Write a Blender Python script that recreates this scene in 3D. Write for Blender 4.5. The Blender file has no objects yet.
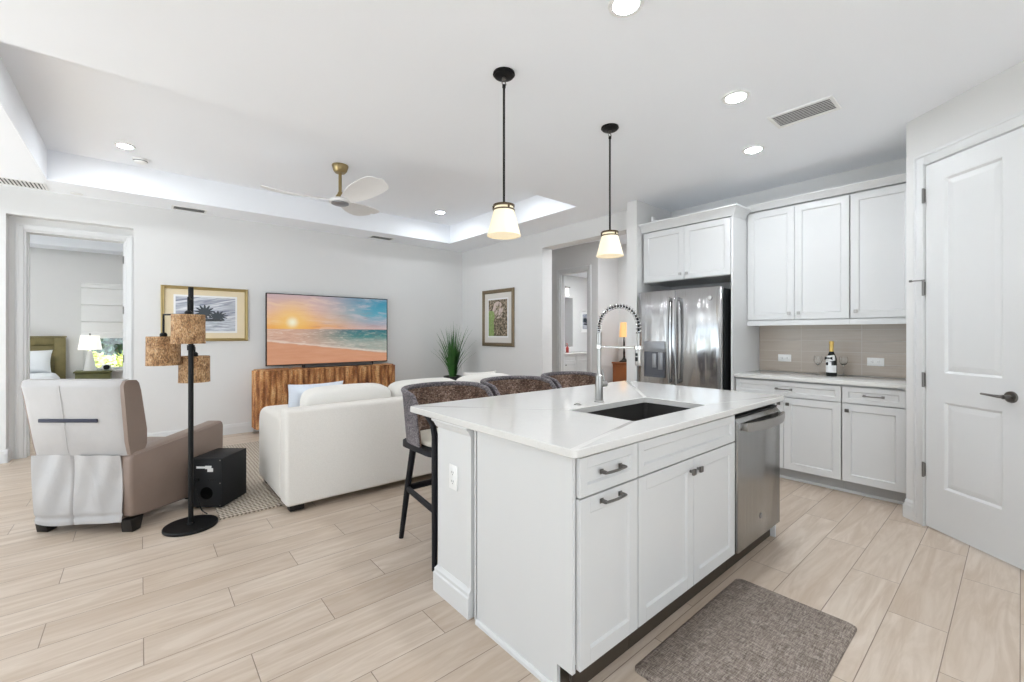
import bpy, bmesh, math, random
from mathutils import Vector, Matrix
random.seed(7)
C = bpy.context.scene
PI = math.pi
# ------------------------------------------------------------------ camera, world, exposure
YAW = math.radians(49.5)
cam_d = bpy.data.cameras.new('camera')
cam_d.sensor_width = 36.0
cam_d.lens = 36.0 * 435.0 / 1024.0
cam_d.shift_y = -7.0 / 1024.0
cam_d.clip_start = 0.05
cam = bpy.data.objects.new('camera', cam_d)
cam.location = (0, 0, 1.31)
cam.rotation_euler = (PI / 2, 0, YAW - PI / 2)
C.collection.objects.link(cam)
C.camera = cam
C.view_settings.view_transform = 'Standard'
C.view_settings.look = 'None'
C.view_settings.gamma = 1.0
C.view_settings.use_curve_mapping = False
C.view_settings.exposure = 1.18
W_STRENGTH = 1.1
CAN = 162.0          # recessed lamp emission
world = bpy.data.worlds.new('daylight')
C.world = world
world.use_nodes = True
wt = world.node_tree
wt.nodes.clear()
w_out = wt.nodes.new('ShaderNodeOutputWorld')
w_bg = wt.nodes.new('ShaderNodeBackground')
w_tc = wt.nodes.new('ShaderNodeTexCoord')
w_sp = wt.nodes.new('ShaderNodeSeparateXYZ')
w_rp = wt.nodes.new('ShaderNodeValToRGB')
wt.links.new(w_tc.outputs['Generated'], w_sp.inputs[0])
w_ma = wt.nodes.new('ShaderNodeMath'); w_ma.operation = 'MULTIPLY_ADD'
w_ma.inputs[1].default_value = 0.5; w_ma.inputs[2].default_value = 0.5
wt.links.new(w_sp.outputs[2], w_ma.inputs[0])
wt.links.new(w_ma.outputs[0], w_rp.inputs[0])
w_rp.color_ramp.elements[0].position = 0.47
w_rp.color_ramp.elements[0].color = (1.45, 1.6, 1.72, 1)
w_rp.color_ramp.elements[1].position = 0.53
w_rp.color_ramp.elements[1].color = (0.80, 0.91, 1.0, 1)
wt.links.new(w_rp.outputs[0], w_bg.inputs[0])
w_bg.inputs[1].default_value = W_STRENGTH
wt.links.new(w_bg.outputs[0], w_out.inputs[0])
sun_d = bpy.data.lights.new('sun', 'SUN'); sun_d.energy = 9.0; sun_d.angle = math.radians(0.53); sun_d.color = (0.78, 0.91, 1.0)
sun = bpy.data.objects.new('sun', sun_d); C.collection.objects.link(sun)
sun.rotation_euler = Vector((0.60, 0.50, -0.62)).to_track_quat('-Z', 'Y').to_euler()
C.cycles.max_bounces = 12
C.cycles.diffuse_bounces = 7
C.cycles.sample_clamp_indirect = 8.0

FX, FY = math.cos(YAW), math.sin(YAW)       # view direction on the floor
RX, RY = FY, -FX
def fr(d, r):                                # distance ahead / to the right of the eye -> floor point
    return (FX * d + RX * r, FY * d + RY * r)

# ------------------------------------------------------------------ node helper and materials
class G:
    def __init__(s, name):
        s.mat = bpy.data.materials.new(name); s.mat.use_nodes = True
        s.t = s.mat.node_tree; s.bsdf = s.t.nodes['Principled BSDF']
        s.out = s.t.nodes['Material Output']
        s._tc = None
    def put(s, sock, v):
        if hasattr(v, 'is_output') or isinstance(v, bpy.types.NodeSocket): s.t.links.new(v, sock)
        else:
            if isinstance(v, (tuple, list)) and len(v) == 3 and sock.type == 'RGBA': v = (*v, 1)
            sock.default_value = v
    def obj(s):
        if s._tc is None: s._tc = s.t.nodes.new('ShaderNodeTexCoord')
        return s._tc.outputs['Object']
    def sep(s, v):
        n = s.t.nodes.new('ShaderNodeSeparateXYZ'); s.put(n.inputs[0], v); return n.outputs
    def comb(s, x=0.0, y=0.0, z=0.0):
        n = s.t.nodes.new('ShaderNodeCombineXYZ')
        for i, v in enumerate((x, y, z)): s.put(n.inputs[i], v)
        return n.outputs[0]
    def m(s, op, a, b=None, c=None, clamp=False):
        n = s.t.nodes.new('ShaderNodeMath'); n.operation = op; n.use_clamp = clamp
        for i, v in enumerate((a, b, c)):
            if v is not None: s.put(n.inputs[i], v)
        return n.outputs[0]
    def vscale(s, v, sc):
        n = s.t.nodes.new('ShaderNodeVectorMath'); n.operation = 'MULTIPLY'
        s.put(n.inputs[0], v); n.inputs[1].default_value = sc; return n.outputs[0]
    def mix(s, f, a, b):
        n = s.t.nodes.new('ShaderNodeMix'); n.data_type = 'RGBA'
        s.put(n.inputs[0], f); s.put(n.inputs[6], a); s.put(n.inputs[7], b); return n.outputs[2]
    def ramp(s, f, stops):
        n = s.t.nodes.new('ShaderNodeValToRGB'); s.put(n.inputs[0], f)
        e = n.color_ramp.elements
        while len(e) < len(stops): e.new(0.5)
        for k, (p, c) in zip(e, stops):
            k.position = p; k.color = (*c, 1) if len(c) == 3 else c
        return n.outputs[0]
    def noise(s, v, scale, detail=2.0, rough=0.5, dist=0.0):
        n = s.t.nodes.new('ShaderNodeTexNoise'); s.put(n.inputs['Vector'], v)
        n.inputs['Scale'].default_value = scale; n.inputs['Detail'].default_value = detail
        n.inputs['Roughness'].default_value = rough; n.inputs['Distortion'].default_value = dist
        return n.outputs[0]
    def white(s, v):
        n = s.t.nodes.new('ShaderNodeTexWhiteNoise'); n.noise_dimensions = '3D'; s.put(n.inputs[0], v); return n.outputs[0]
    def voronoi(s, v, scale, feat='F1', out=0):
        n = s.t.nodes.new('ShaderNodeTexVoronoi'); n.feature = feat; s.put(n.inputs['Vector'], v)
        n.inputs['Scale'].default_value = scale; return n.outputs[out]
    def brick(s, v, scale, c1, c2, cm, w=0.5, h=0.25, mortar=0.02, off=0.5):
        n = s.t.nodes.new('ShaderNodeTexBrick'); s.put(n.inputs['Vector'], v); n.offset = off
        for k, c in (('Color1', c1), ('Color2', c2), ('Mortar', cm)): n.inputs[k].default_value = (*c, 1)
        n.inputs['Scale'].default_value = scale; n.inputs['Mortar Size'].default_value = mortar
        n.inputs['Brick Width'].default_value = w; n.inputs['Row Height'].default_value = h
        return n.outputs
    def bump(s, h, strength=0.3, dist=0.01):
        n = s.t.nodes.new('ShaderNodeBump'); s.put(n.inputs['Height'], h)
        n.inputs['Strength'].default_value = strength; n.inputs['Distance'].default_value = dist
        s.t.links.new(n.outputs[0], s.bsdf.inputs['Normal'])
    def set(s, **k):
        for a, v in k.items(): s.put(s.bsdf.inputs[a.replace('_', ' ')], v)
        return s
M = {}
def plain(name, col, rough=0.5, metal=0.0, var=0.03, nscale=6.0, bump=0.0, bscale=150.0, spec=0.5):
    g = G(name)
    f = g.noise(g.obj(), nscale, 3)
    a = tuple(max(0, c * (1 - var)) for c in col); b = tuple(min(1, c * (1 + var)) for c in col)
    g.set(Base_Color=g.mix(f, a, b), Roughness=rough, Metallic=metal, Specular_IOR_Level=spec)
    if bump: g.bump(g.noise(g.obj(), bscale, 3), bump, 0.004)
    M[name] = g.mat
    return g
plain('wall_paint', (0.70, 0.695, 0.687), 0.85, bump=0.08, bscale=220, var=0.012, nscale=1.5)
plain('ceiling_paint', (0.88, 0.90, 0.935), 0.9, bump=0.1, bscale=160, var=0.01, nscale=1.5)
plain('trim_white', (0.67, 0.672, 0.672), 0.4, var=0.01)
plain('cabinet_white', (0.64, 0.642, 0.642), 0.38, var=0.012)
plain('cabinet_gap', (0.22, 0.22, 0.22), 0.7)
plain('toe_grey', (0.42, 0.42, 0.42), 0.6)
plain('toe_shadow', (0.045, 0.032, 0.022), 0.6, var=0.25, nscale=8)  # dark brown standing in for the shadow below the island doors
plain('black_metal', (0.0045, 0.0045, 0.005), 0.42, spec=0.25)
plain('black_plastic', (0.012, 0.0125, 0.014), 0.5, bump=0.1, spec=0.25)
plain('dark_leg', (0.014, 0.012, 0.011), 0.4, var=0.2, spec=0.3)
plain('stool_wood', (0.008, 0.008, 0.011), 0.5, var=0.2, spec=0.25)
plain('nickel', (0.40, 0.39, 0.375), 0.3, 1.0)
plain('pewter', (0.20, 0.19, 0.18), 0.35, 1.0)
plain('chrome', (0.66, 0.66, 0.66), 0.12, 1.0)
plain('brass', (0.34, 0.26, 0.13), 0.32, 1.0)
plain('bronze', (0.09, 0.065, 0.04), 0.35, 0.9)
plain('gold_foil', (0.80, 0.56, 0.18), 0.35, 0.8, bump=0.3, bscale=120)
plain('white_plastic', (0.82, 0.82, 0.81), 0.35)
plain('vent_dark', (0.06, 0.06, 0.06), 0.7)
plain('vent_grey', (0.72, 0.72, 0.72), 0.5)
plain('navy', (0.012, 0.014, 0.035), 0.6)
plain('fan_white', (0.80, 0.79, 0.78), 0.4)
plain('olive_wood', (0.20, 0.165, 0.065), 0.5, var=0.25, nscale=12)
plain('green_stand', (0.13, 0.13, 0.045), 0.5, var=0.2, nscale=10)
plain('bedding', (0.80, 0.83, 0.86), 0.9, bump=0.3, bscale=40)
plain('shade_white', (0.82, 0.82, 0.81), 0.9, bump=0.15, bscale=200)
plain('cherry_wood', (0.27, 0.085, 0.025), 0.4, var=0.25, nscale=10)
plain('sink_black', (0.028, 0.026, 0.024), 0.6, var=0.3, nscale=200)
plain('frame_gold', (0.40, 0.30, 0.13), 0.38, 0.65, var=0.12, nscale=20)
plain('frame_bronze', (0.20, 0.15, 0.09), 0.42, 0.5, var=0.25, nscale=30)
plain('mat_cream', (0.74, 0.63, 0.44), 0.9)
plain('mat_grey', (0.66, 0.63, 0.59), 0.9)
plain('paper_white', (0.80, 0.80, 0.80), 0.8)
plain('pot_black', (0.02, 0.02, 0.02), 0.4)
plain('hole_black', (0.002, 0.002, 0.002), 0.9, spec=0.05)
plain('bay_grey', (0.09, 0.095, 0.11), 0.35, 0.3)
plain('soil', (0.03, 0.022, 0.015), 0.95, var=0.4, nscale=80)
plain('grass_blade', (0.045, 0.15, 0.03), 0.5, var=0.5, nscale=9)
plain('lens_red', (0.30, 0.02, 0.02), 0.3)
plain('lawn_green', (0.30, 0.38, 0.07), 0.95, var=0.3, nscale=3, bump=0.5, bscale=30)
plain('bush_yellow', (0.60, 0.62, 0.20), 0.9, var=0.4, nscale=7)
plain('bush_dark', (0.05, 0.09, 0.075), 0.9, var=0.5, nscale=9)
plain('bark', (0.08, 0.06, 0.045), 0.9, var=0.3, nscale=20)
plain('mirror_glass', (0.62, 0.63, 0.64), 0.06, 1.0, var=0.0)
plain('bottle_black', (0.012, 0.014, 0.012), 0.12)
plain('soap_red', (0.35, 0.04, 0.03), 0.3)
plain('grey_panel', (0.30, 0.31, 0.33), 0.35, 0.6)

g = G('leather_taupe')                                   # recliner sides
f = g.noise(g.obj(), 5, 4, 0.6)
g.set(Base_Color=g.mix(f, (0.215, 0.155, 0.125), (0.275, 0.205, 0.17)), Roughness=0.42)
g.bump(g.voronoi(g.obj(), 260), 0.12, 0.002); M['leather_taupe'] = g.mat
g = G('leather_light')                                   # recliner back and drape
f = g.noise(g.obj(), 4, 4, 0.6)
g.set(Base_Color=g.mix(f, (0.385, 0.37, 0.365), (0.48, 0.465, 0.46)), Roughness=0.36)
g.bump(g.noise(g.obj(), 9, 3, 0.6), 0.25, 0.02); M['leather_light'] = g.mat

def fabric(name, c1, c2, scale=230, strength=0.25, rough=0.95):
    g = G(name); o = g.obj()
    s = g.sep(o)
    wx = g.m('SINE', g.m('MULTIPLY', g.m('ADD', s[0], s[1]), scale * 4))
    wz = g.m('SINE', g.m('MULTIPLY', g.m('SUBTRACT', s[2], g.m('MULTIPLY', s[1], 0.4)), scale * 4))
    h = g.m('MULTIPLY', wx, wz)
    f = g.noise(o, scale * 0.6, 4, 0.7)
    g.set(Base_Color=g.mix(f, c1, c2), Roughness=rough, Specular_IOR_Level=0.2)
    g.bump(g.m('ADD', h, g.m('MULTIPLY', f, 2.0)), strength, 0.002); M[name] = g.mat
fabric('sofa_fabric', (0.68, 0.65, 0.605), (0.84, 0.81, 0.765))
fabric('sofa_cushion', (0.74, 0.715, 0.67), (0.84, 0.82, 0.78))
fabric('pillow_blue', (0.62, 0.67, 0.76), (0.74, 0.78, 0.84))
fabric('seat_cream', (0.62, 0.57, 0.48), (0.72, 0.68, 0.60))

# wood-look plank tiles, laid along X: 1.005 x 0.2045 m in a one-third stagger
g = G('plank_tile'); s = g.sep(g.obj())
yy = g.m('DIVIDE', g.m('SUBTRACT', s[1], 0.003), 0.2045)
row = g.m('FLOOR', yy); fy = g.m('FRACT', yy)
uu = g.m('DIVIDE', g.m('SUBTRACT', g.m('SUBTRACT', s[0], 0.345), g.m('MULTIPLY', g.m('SUBTRACT', row, 9.0), 0.335)), 1.005)
col_i = g.m('FLOOR', uu); fx = g.m('FRACT', uu)
ey = g.m('MULTIPLY', g.m('MINIMUM', fy, g.m('SUBTRACT', 1.0, fy)), 0.2045)
ex = g.m('MULTIPLY', g.m('MINIMUM', fx, g.m('SUBTRACT', 1.0, fx)), 1.005)
edge = g.m('MINIMUM', ex, ey)
grout = g.m('LESS_THAN', edge, 0.0017)
pid = g.white(g.comb(row, col_i, 0.5)); pid2 = g.white(g.comb(col_i, row, 3.5))
gv = g.comb(g.m('ADD', g.m('MULTIPLY', s[0], 1.0), g.m('MULTIPLY', pid, 37.0)),
            g.m('ADD', g.m('MULTIPLY', s[1], 9.0), g.m('MULTIPLY', pid2, 19.0)), 0.0)
grain = g.noise(gv, 1.6, 5, 0.62, 1.1)
gv2 = g.comb(g.m('ADD', g.m('MULTIPLY', s[0], 0.55), g.m('MULTIPLY', pid2, 51.0)),
             g.m('ADD', g.m('MULTIPLY', s[1], 5.0), g.m('MULTIPLY', pid, 23.0)), 0.0)
broad = g.noise(gv2, 1.3, 2, 0.5, 1.6)
rings = g.m('SINE', g.m('MULTIPLY', broad, 46.0))
base = g.mix(g.m('MULTIPLY_ADD', pid, 0.75, 0.12), (0.55, 0.455, 0.37), (0.66, 0.57, 0.485))
dark = g.m('MULTIPLY', g.ramp(grain, [(0.38, (0, 0, 0)), (0.62, (1, 1, 1))]), 0.55)
c = g.mix(dark, base, (0.43, 0.325, 0.235))
strip = g.m('MULTIPLY', g.ramp(broad, [(0.56, (0, 0, 0)), (0.66, (1, 1, 1))]), 0.5)
c = g.mix(strip, c, (0.46, 0.36, 0.275))
c = g.mix(g.m('MULTIPLY', g.m('MAXIMUM', rings, 0.0), 0.10), c, (0.38, 0.28, 0.20))
c = g.mix(grout, c, (0.25, 0.19, 0.15))
g.set(Base_Color=c, Roughness=g.m('MULTIPLY_ADD', grain, 0.15, 0.34), Specular_IOR_Level=0.4)
g.bump(g.m('MULTIPLY', g.m('MINIMUM', edge, 0.003), 300.0), 0.35, 0.002); M['plank_tile'] = g.mat

g = G('quartz'); o = g.obj()
vein = g.m('ABSOLUTE', g.m('SUBTRACT', g.noise(o, 2.2, 6, 0.65, 1.5), 0.5))
vf = g.ramp(vein, [(0.0, (1, 1, 1)), (0.02, (0, 0, 0))])
spk = g.ramp(g.voronoi(o, 70), [(0.05, (1, 1, 1)), (0.16, (0, 0, 0))])
c = g.mix(g.m('MULTIPLY', vf, 0.09), (0.675, 0.665, 0.645), (0.50, 0.48, 0.45))
c = g.mix(g.m('MULTIPLY', spk, 0.35), c, (0.50, 0.47, 0.43))
g.set(Base_Color=c, Roughness=0.09, Specular_IOR_Level=0.55); M['quartz'] = g.mat

g = G('steel_brushed'); o = g.obj()
f = g.noise(g.vscale(o, (1.0, 1.0, 0.02)), 90, 3, 0.6)
g.set(Base_Color=g.mix(f, (0.42, 0.42, 0.425), (0.55, 0.55, 0.555)), Metallic=1.0, Roughness=g.m('MULTIPLY_ADD', f, 0.10, 0.11))
w = g.noise(g.vscale(o, (3.2, 1.0, 0.35)), 1.6, 2, 0.5, 0.3)
g.bump(w, 0.35, 0.05); M['steel_brushed'] = g.mat
g = G('steel_dark'); o = g.obj()
f = g.noise(g.vscale(o, (1.0, 1.0, 0.02)), 90, 3, 0.6)
g.set(Base_Color=g.mix(f, (0.33, 0.33, 0.33), (0.44, 0.44, 0.435)), Metallic=1.0, Roughness=g.m('MULTIPLY_ADD', f, 0.12, 0.17))
w = g.noise(g.vscale(o, (2.2, 1.0, 0.3)), 1.8, 2, 0.5, 0.3)
g.bump(w, 0.2, 0.04); M['steel_dark'] = g.mat

def woven(name, cs, scale=55, stretch=(1, 1, 1), bump=0.9, patch=3.0):
    g = G(name); o = g.obj(); s = g.sep(o)
    v = g.vscale(o, stretch)
    cell = g.voronoi(v, scale)
    cc = g.t.nodes.new('ShaderNodeTexVoronoi'); cc.feature = 'F1'; g.put(cc.inputs['Vector'], v); cc.inputs['Scale'].default_value = scale
    rnd = g.sep(cc.outputs['Color'])[0]
    big = g.noise(o, patch, 3, 0.6)
    k = g.m('ADD', g.m('MULTIPLY', rnd, 0.5), g.m('MULTIPLY_ADD', big, 0.9, -0.2))
    n = len(cs)
    c = g.ramp(k, [(0.15 + 0.7 * i / (n - 1), q) for i, q in enumerate(cs)])
    hole = g.ramp(cell, [(0.55, (0, 0, 0)), (0.8, (1, 1, 1))])
    c = g.mix(g.m('MULTIPLY', hole, 0.55), c, tuple(q * 0.25 for q in cs[0]))
    g.set(Base_Color=c, Roughness=0.75)
    g.bump(g.m('SUBTRACT', 1.0, cell), bump, 0.006); M[name] = g.mat
g = G('hyacinth'); o = g.obj()
big = g.noise(g.vscale(o, (1.0, 1.0, 0.22)), 13, 3, 0.6)
fine = g.noise(g.vscale(o, (1.0, 1.0, 2.2)), 60, 3, 0.7)
tw_ = g.voronoi(g.vscale(o, (1, 1, 1.5)), 55)
k = g.m('ADD', g.m('MULTIPLY', big, 0.72), g.m('MULTIPLY', fine, 0.28))
c = g.ramp(k, [(0.36, (0.15, 0.05, 0.018)), (0.46, (0.36, 0.14, 0.045)), (0.54, (0.58, 0.28, 0.10)), (0.66, (0.76, 0.50, 0.26))])
c = g.mix(g.m('MULTIPLY', g.ramp(tw_, [(0.5, (0, 0, 0)), (0.8, (1, 1, 1))]), 0.4), c, (0.09, 0.035, 0.015))
g.set(Base_Color=c, Roughness=0.7); g.bump(g.m('SUBTRACT', 1.0, tw_), 0.7, 0.006); M['hyacinth'] = g.mat
g = G('seagrass_shade'); o = g.obj(); s = g.sep(o)
an = g.m('ARCTAN2', g.m('SUBTRACT', s[1], 0.0), s[0])
wv = g.noise(g.vscale(o, (1, 1, .55)), 120, 3, 0.75); cellv = g.voronoi(g.vscale(o, (1, 1, .6)), 135)
k = g.m('ADD', g.m('MULTIPLY', wv, 0.6), g.m('MULTIPLY', g.noise(o, 22, 3), 0.4))
c = g.ramp(k, [(0.36, (0.12, 0.055, 0.022)), (0.46, (0.36, 0.19, 0.08)), (0.55, (0.56, 0.34, 0.17)), (0.66, (0.72, 0.52, 0.32))])
c = g.mix(g.m('MULTIPLY', g.ramp(cellv, [(0.5, (0, 0, 0)), (0.8, (1, 1, 1))]), 0.6), c, (0.09, 0.05, 0.025))
g.set(Base_Color=c, Roughness=0.75); g.bump(g.m('SUBTRACT', 1.0, cellv), 0.9, 0.005); M['seagrass_shade'] = g.mat
woven('wicker_grey', [(0.07, 0.065, 0.075), (0.16, 0.14, 0.15), (0.30, 0.27, 0.28)], 105, (1, 1, 1.4), 0.9, 3)
woven('wicker_brown', [(0.075, 0.042, 0.028), (0.17, 0.10, 0.07), (0.34, 0.24, 0.19)], 85, (1, 1, 1.4), 0.9, 14)

g = G('rug_rib'); s = g.sep(g.obj())
wav = g.m('SINE', g.m('MULTIPLY', s[1], 2 * PI / 0.036))
tw = g.m('SINE', g.m('MULTIPLY', g.m('ADD', s[0], g.m('MULTIPLY', g.noise(g.obj(), 30), 0.02)), 2 * PI / 0.026))
k = g.m('MULTIPLY_ADD', g.m('MULTIPLY', wav, 0.5), 1.0, g.m('MULTIPLY_ADD', tw, 0.28, 0.5))
g.set(Base_Color=g.ramp(k, [(0.12, (0.16, 0.12, 0.09)), (0.5, (0.50, 0.42, 0.34)), (0.8, (0.66, 0.59, 0.50))]), Roughness=0.95)
g.bump(k, 0.9, 0.008); M['rug_rib'] = g.mat

g = G('mat_weave'); o = g.obj()
a = g.noise(g.vscale(o, (1, 9, 1)), 34, 3, 0.7); b = g.noise(g.vscale(o, (9, 1, 1)), 34, 3, 0.7)
k = g.m('MULTIPLY', g.m('ADD', a, b), 0.5)
g.set(Base_Color=g.ramp(k, [(0.40, (0.10, 0.075, 0.06)), (0.5, (0.235, 0.19, 0.16)), (0.62, (0.43, 0.37, 0.32))]), Roughness=0.8)
g.bump(k, 0.5, 0.004); M['mat_weave'] = g.mat

# backsplash: object space of the panel, x along the wall, z up
g = G('splash_tile'); s = g.sep(g.obj())
v = g.comb(s[0], s[2], 0.0)
rw = g.m('DIVIDE', g.m('SUBTRACT', s[2], 0.93), 0.1055)
cl = g.m('DIVIDE', g.m('SUBTRACT', s[0], -0.09), 0.475)
tid = g.white(g.comb(g.m('FLOOR', rw), g.m('FLOOR', cl), 0.0))
fr_ = g.m('FRACT', rw); fc_ = g.m('FRACT', cl)
er = g.m('MULTIPLY', g.m('MINIMUM', fr_, g.m('SUBTRACT', 1.0, fr_)), 0.1055)
ec = g.m('MULTIPLY', g.m('MINIMUM', fc_, g.m('SUBTRACT', 1.0, fc_)), 0.475)
ed = g.m('MINIMUM', er, ec)
gr = g.m('LESS_THAN', ed, 0.0016)
grain = g.noise(g.comb(g.m('ADD', g.m('MULTIPLY', s[0], 1.2), g.m('MULTIPLY', tid, 9.0)), 0.0, g.m('MULTIPLY', s[2], 26.0)), 2.0, 4, 0.6)
c = g.mix(grain, (0.40, 0.335, 0.275), (0.53, 0.465, 0.40))
c = g.mix(g.m('MULTIPLY', tid, 0.25), c, (0.42, 0.365, 0.31))
c = g.mix(gr, c, (0.56, 0.53, 0.49))
g.set(Base_Color=c, Roughness=0.22); g.bump(g.m('MULTIPLY', g.m('MINIMUM', ed, 0.003), 300.0), 0.3, 0.002)
M['splash_tile'] = g.mat

def glow(name, col, strength, base=(0.8, 0.8, 0.8)):
    g = G(name)
    f = g.noise(g.obj(), 9, 2)
    g.set(Base_Color=g.mix(f, base, tuple(q * 0.97 for q in base)), Emission_Color=(*col, 1), Emission_Strength=strength, Roughness=0.4)
    M[name] = g.mat
glow('can_glow', (0.90, 0.955, 1.0), CAN)
glow('can_glow_tray', (0.90, 0.955, 1.0), CAN * .6)
glow('fill_glow_bedroom', (0.98, 0.98, 0.97), CAN * 3.0)  # for the added bedroom fill light only
glow('fill_glow_hall', (0.92, 0.96, 1.0), CAN * 3.4)  # for the added hall and bathroom fill lights only
glow('pendant_glow', (1.0, 0.84, 0.56), 0.26, (0.60, 0.53, 0.40))
glow('pendant_inner', (1.0, 0.78, 0.45), 0.22, (0.50, 0.42, 0.28))
glow('bulb_glow', (1.0, 0.90, 0.72), 6.0)
glow('amber_glow', (1.0, 0.52, 0.16), 0.30, (0.55, 0.36, 0.18))
glow('lampshade_glow', (1.0, 0.96, 0.90), 0.30, (0.82, 0.80, 0.76))

g = G('clear_glass'); g.set(Base_Color=(0.97, 0.98, 0.98, 1), Roughness=0.02, IOR=1.45, Transmission_Weight=1.0)
g.bump(g.noise(g.obj(), 3.0), 0.02, 0.001); M['clear_glass'] = g.mat
g = G('window_glass')
tr = g.t.nodes.new('ShaderNodeBsdfTransparent'); gl = g.t.nodes.new('ShaderNodeBsdfGlossy'); gl.inputs['Roughness'].default_value = 0.02
mx = g.t.nodes.new('ShaderNodeMixShader'); mx.inputs[0].default_value = 0.06
g.t.links.new(tr.outputs[0], mx.inputs[1]); g.t.links.new(gl.outputs[0], mx.inputs[2]); g.t.links.new(mx.outputs[0], g.out.inputs[0])
M['window_glass'] = g.mat

# television picture: beach at sunset, teal sea to the right, wet sand in front (object space of the screen)
TVW, TVH = 1.71, 0.972
g = G('tv_picture'); s = g.sep(g.obj())
u = g.m('DIVIDE', g.m('ADD', s[0], TVW / 2), TVW); v = g.m('DIVIDE', g.m('ADD', s[2], TVH / 2), TVH)
def smooth(lo, hi, x):
    n = g.t.nodes.new('ShaderNodeMapRange'); n.interpolation_type = 'SMOOTHSTEP'
    g.put(n.inputs[0], x); n.inputs[1].default_value = lo; n.inputs[2].default_value = hi; return n.outputs[0]
uv = g.comb(u, v, 0.0)
sky_l = g.ramp(v, [(0.50, (0.90, 0.36, 0.06)), (0.60, (0.92, 0.50, 0.20)), (0.78, (0.82, 0.52, 0.42)), (1.0, (0.60, 0.44, 0.46))])
sky_r = g.ramp(v, [(0.50, (0.72, 0.48, 0.42)), (0.60, (0.40, 0.42, 0.50)), (0.74, (0.10, 0.40, 0.52)), (1.0, (0.02, 0.27, 0.42))])
sky = g.mix(smooth(0.25, 0.92, u), sky_l, sky_r)
cl = g.noise(g.comb(g.m('MULTIPLY_ADD', v, -1.6, g.m('MULTIPLY', u, 2.2)), g.m('MULTIPLY_ADD', u, 1.6, g.m('MULTIPLY', v, 6.5)), 0.0), 2.0, 5, 0.62, 0.4)
sky = g.mix(g.m('MULTIPLY', smooth(0.45, 0.72, cl), 0.75), sky, g.mix(smooth(0.1, 0.8, u), (0.93, 0.66, 0.46), (0.66, 0.58, 0.62)))
cl2 = g.noise(g.comb(g.m('MULTIPLY', u, 4.0), g.m('MULTIPLY', v, 22.0), 2.0), 1.3, 4, 0.6, 0.4)
sky = g.mix(g.m('MULTIPLY', smooth(0.56, 0.72, cl2), 0.45), sky, (0.42, 0.24, 0.24))
du = g.m('MULTIPLY', g.m('SUBTRACT', u, 0.185), 1.75); dv = g.m('SUBTRACT', v, 0.605)
dist = g.m('SQRT', g.m('ADD', g.m('MULTIPLY', du, du), g.m('MULTIPLY', dv, dv)))
sky = g.mix(g.m('MULTIPLY', smooth(0.42, 0.03, dist), 0.8), sky, (1.0, 0.62, 0.16))
sky = g.mix(smooth(0.11, 0.0, dist), sky, (1.0, 0.97, 0.72))
swirl = g.noise(g.comb(g.m('MULTIPLY', u, 6.0), g.m('MULTIPLY', v, 30.0), 0.0), 1.6, 5, 0.65, 1.2)
sea = g.mix(smooth(0.15, 0.75, u), (0.72, 0.44, 0.32), g.ramp(v, [(0.30, (0.40, 0.45, 0.40)), (0.40, (0.03, 0.24, 0.24)), (0.5, (0.01, 0.16, 0.21))]))
sea = g.mix(g.m('MULTIPLY', smooth(0.50, 0.66, swirl), g.m('SUBTRACT', 0.85, g.m('MULTIPLY', u, 0.45))), sea, (0.86, 0.72, 0.60))
sea = g.mix(g.m('MULTIPLY', smooth(0.5, 0.36, swirl), 0.35), sea, (0.35, 0.22, 0.20))
sand = g.mix(g.noise(g.comb(g.m('MULTIPLY', u, 3.0), g.m('MULTIPLY', v, 12.0), 4.0), 2.0, 3), (0.62, 0.27, 0.14), (0.80, 0.42, 0.26))
shore = g.m('ADD', g.m('MULTIPLY_ADD', u, -0.20, 0.325), g.m('MULTIPLY', g.m('SUBTRACT', swirl, 0.5), 0.06))
sd = g.m('SUBTRACT', v, shore)
low = g.mix(smooth(-0.005, 0.012, sd), sand, sea)
foam = g.m('MULTIPLY', smooth(0.0, 0.012, sd), smooth(0.05, 0.015, sd))
low = g.mix(g.m('MULTIPLY', foam, 0.7), low, (0.90, 0.74, 0.62))
pic = g.mix(smooth(0.503, 0.513, v), low, sky)
g.set(Base_Color=(0.005, 0.005, 0.005, 1), Emission_Color=pic, Emission_Strength=0.35, Roughness=0.25); M['tv_picture'] = g.mat

# framed print: storm-grey sky over a palm islet (object space of the sheet)
g = G('print_palms'); s = g.sep(g.obj())
u = g.m('DIVIDE', s[0], 0.63); v = g.m('DIVIDE', s[2], 0.43)
st = g.noise(g.comb(g.m('MULTIPLY_ADD', v, -3.0, g.m('MULTIPLY', u, 2.0)), g.m('MULTIPLY_ADD', u, -2.5, g.m('MULTIPLY', v, 9.0)), 0.0), 1.5, 5, 0.6, 0.6)
sky = g.ramp(st, [(0.36, (0.16, 0.17, 0.23)), (0.5, (0.42, 0.44, 0.50)), (0.62, (0.72, 0.73, 0.75))])
wat = g.ramp(g.noise(g.comb(g.m('MULTIPLY', u, 3.0), g.m('MULTIPLY', v, 26.0), 1.0), 1.6, 4, 0.6), [(0.36, (0.22, 0.24, 0.29)), (0.55, (0.55, 0.58, 0.63)), (0.7, (0.75, 0.77, 0.8))])
c = g.mix(g.m('GREATER_THAN', v, -0.18), wat, sky)
def blob(cu, cv, ru, rv, wob):
    a = g.m('DIVIDE', g.m('SUBTRACT', u, cu), ru); b = g.m('DIVIDE', g.m('SUBTRACT', v, cv), rv)
    ang = g.m('ARCTAN2', b, a)
    spike = g.m('MULTIPLY', g.m('SINE', g.m('MULTIPLY', ang, 13.0)), wob)
    return g.m('LESS_THAN', g.m('SQRT', g.m('ADD', g.m('MULTIPLY', a, a), g.m('MULTIPLY', b, b))), g.m('ADD', 0.85, spike))
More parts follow.
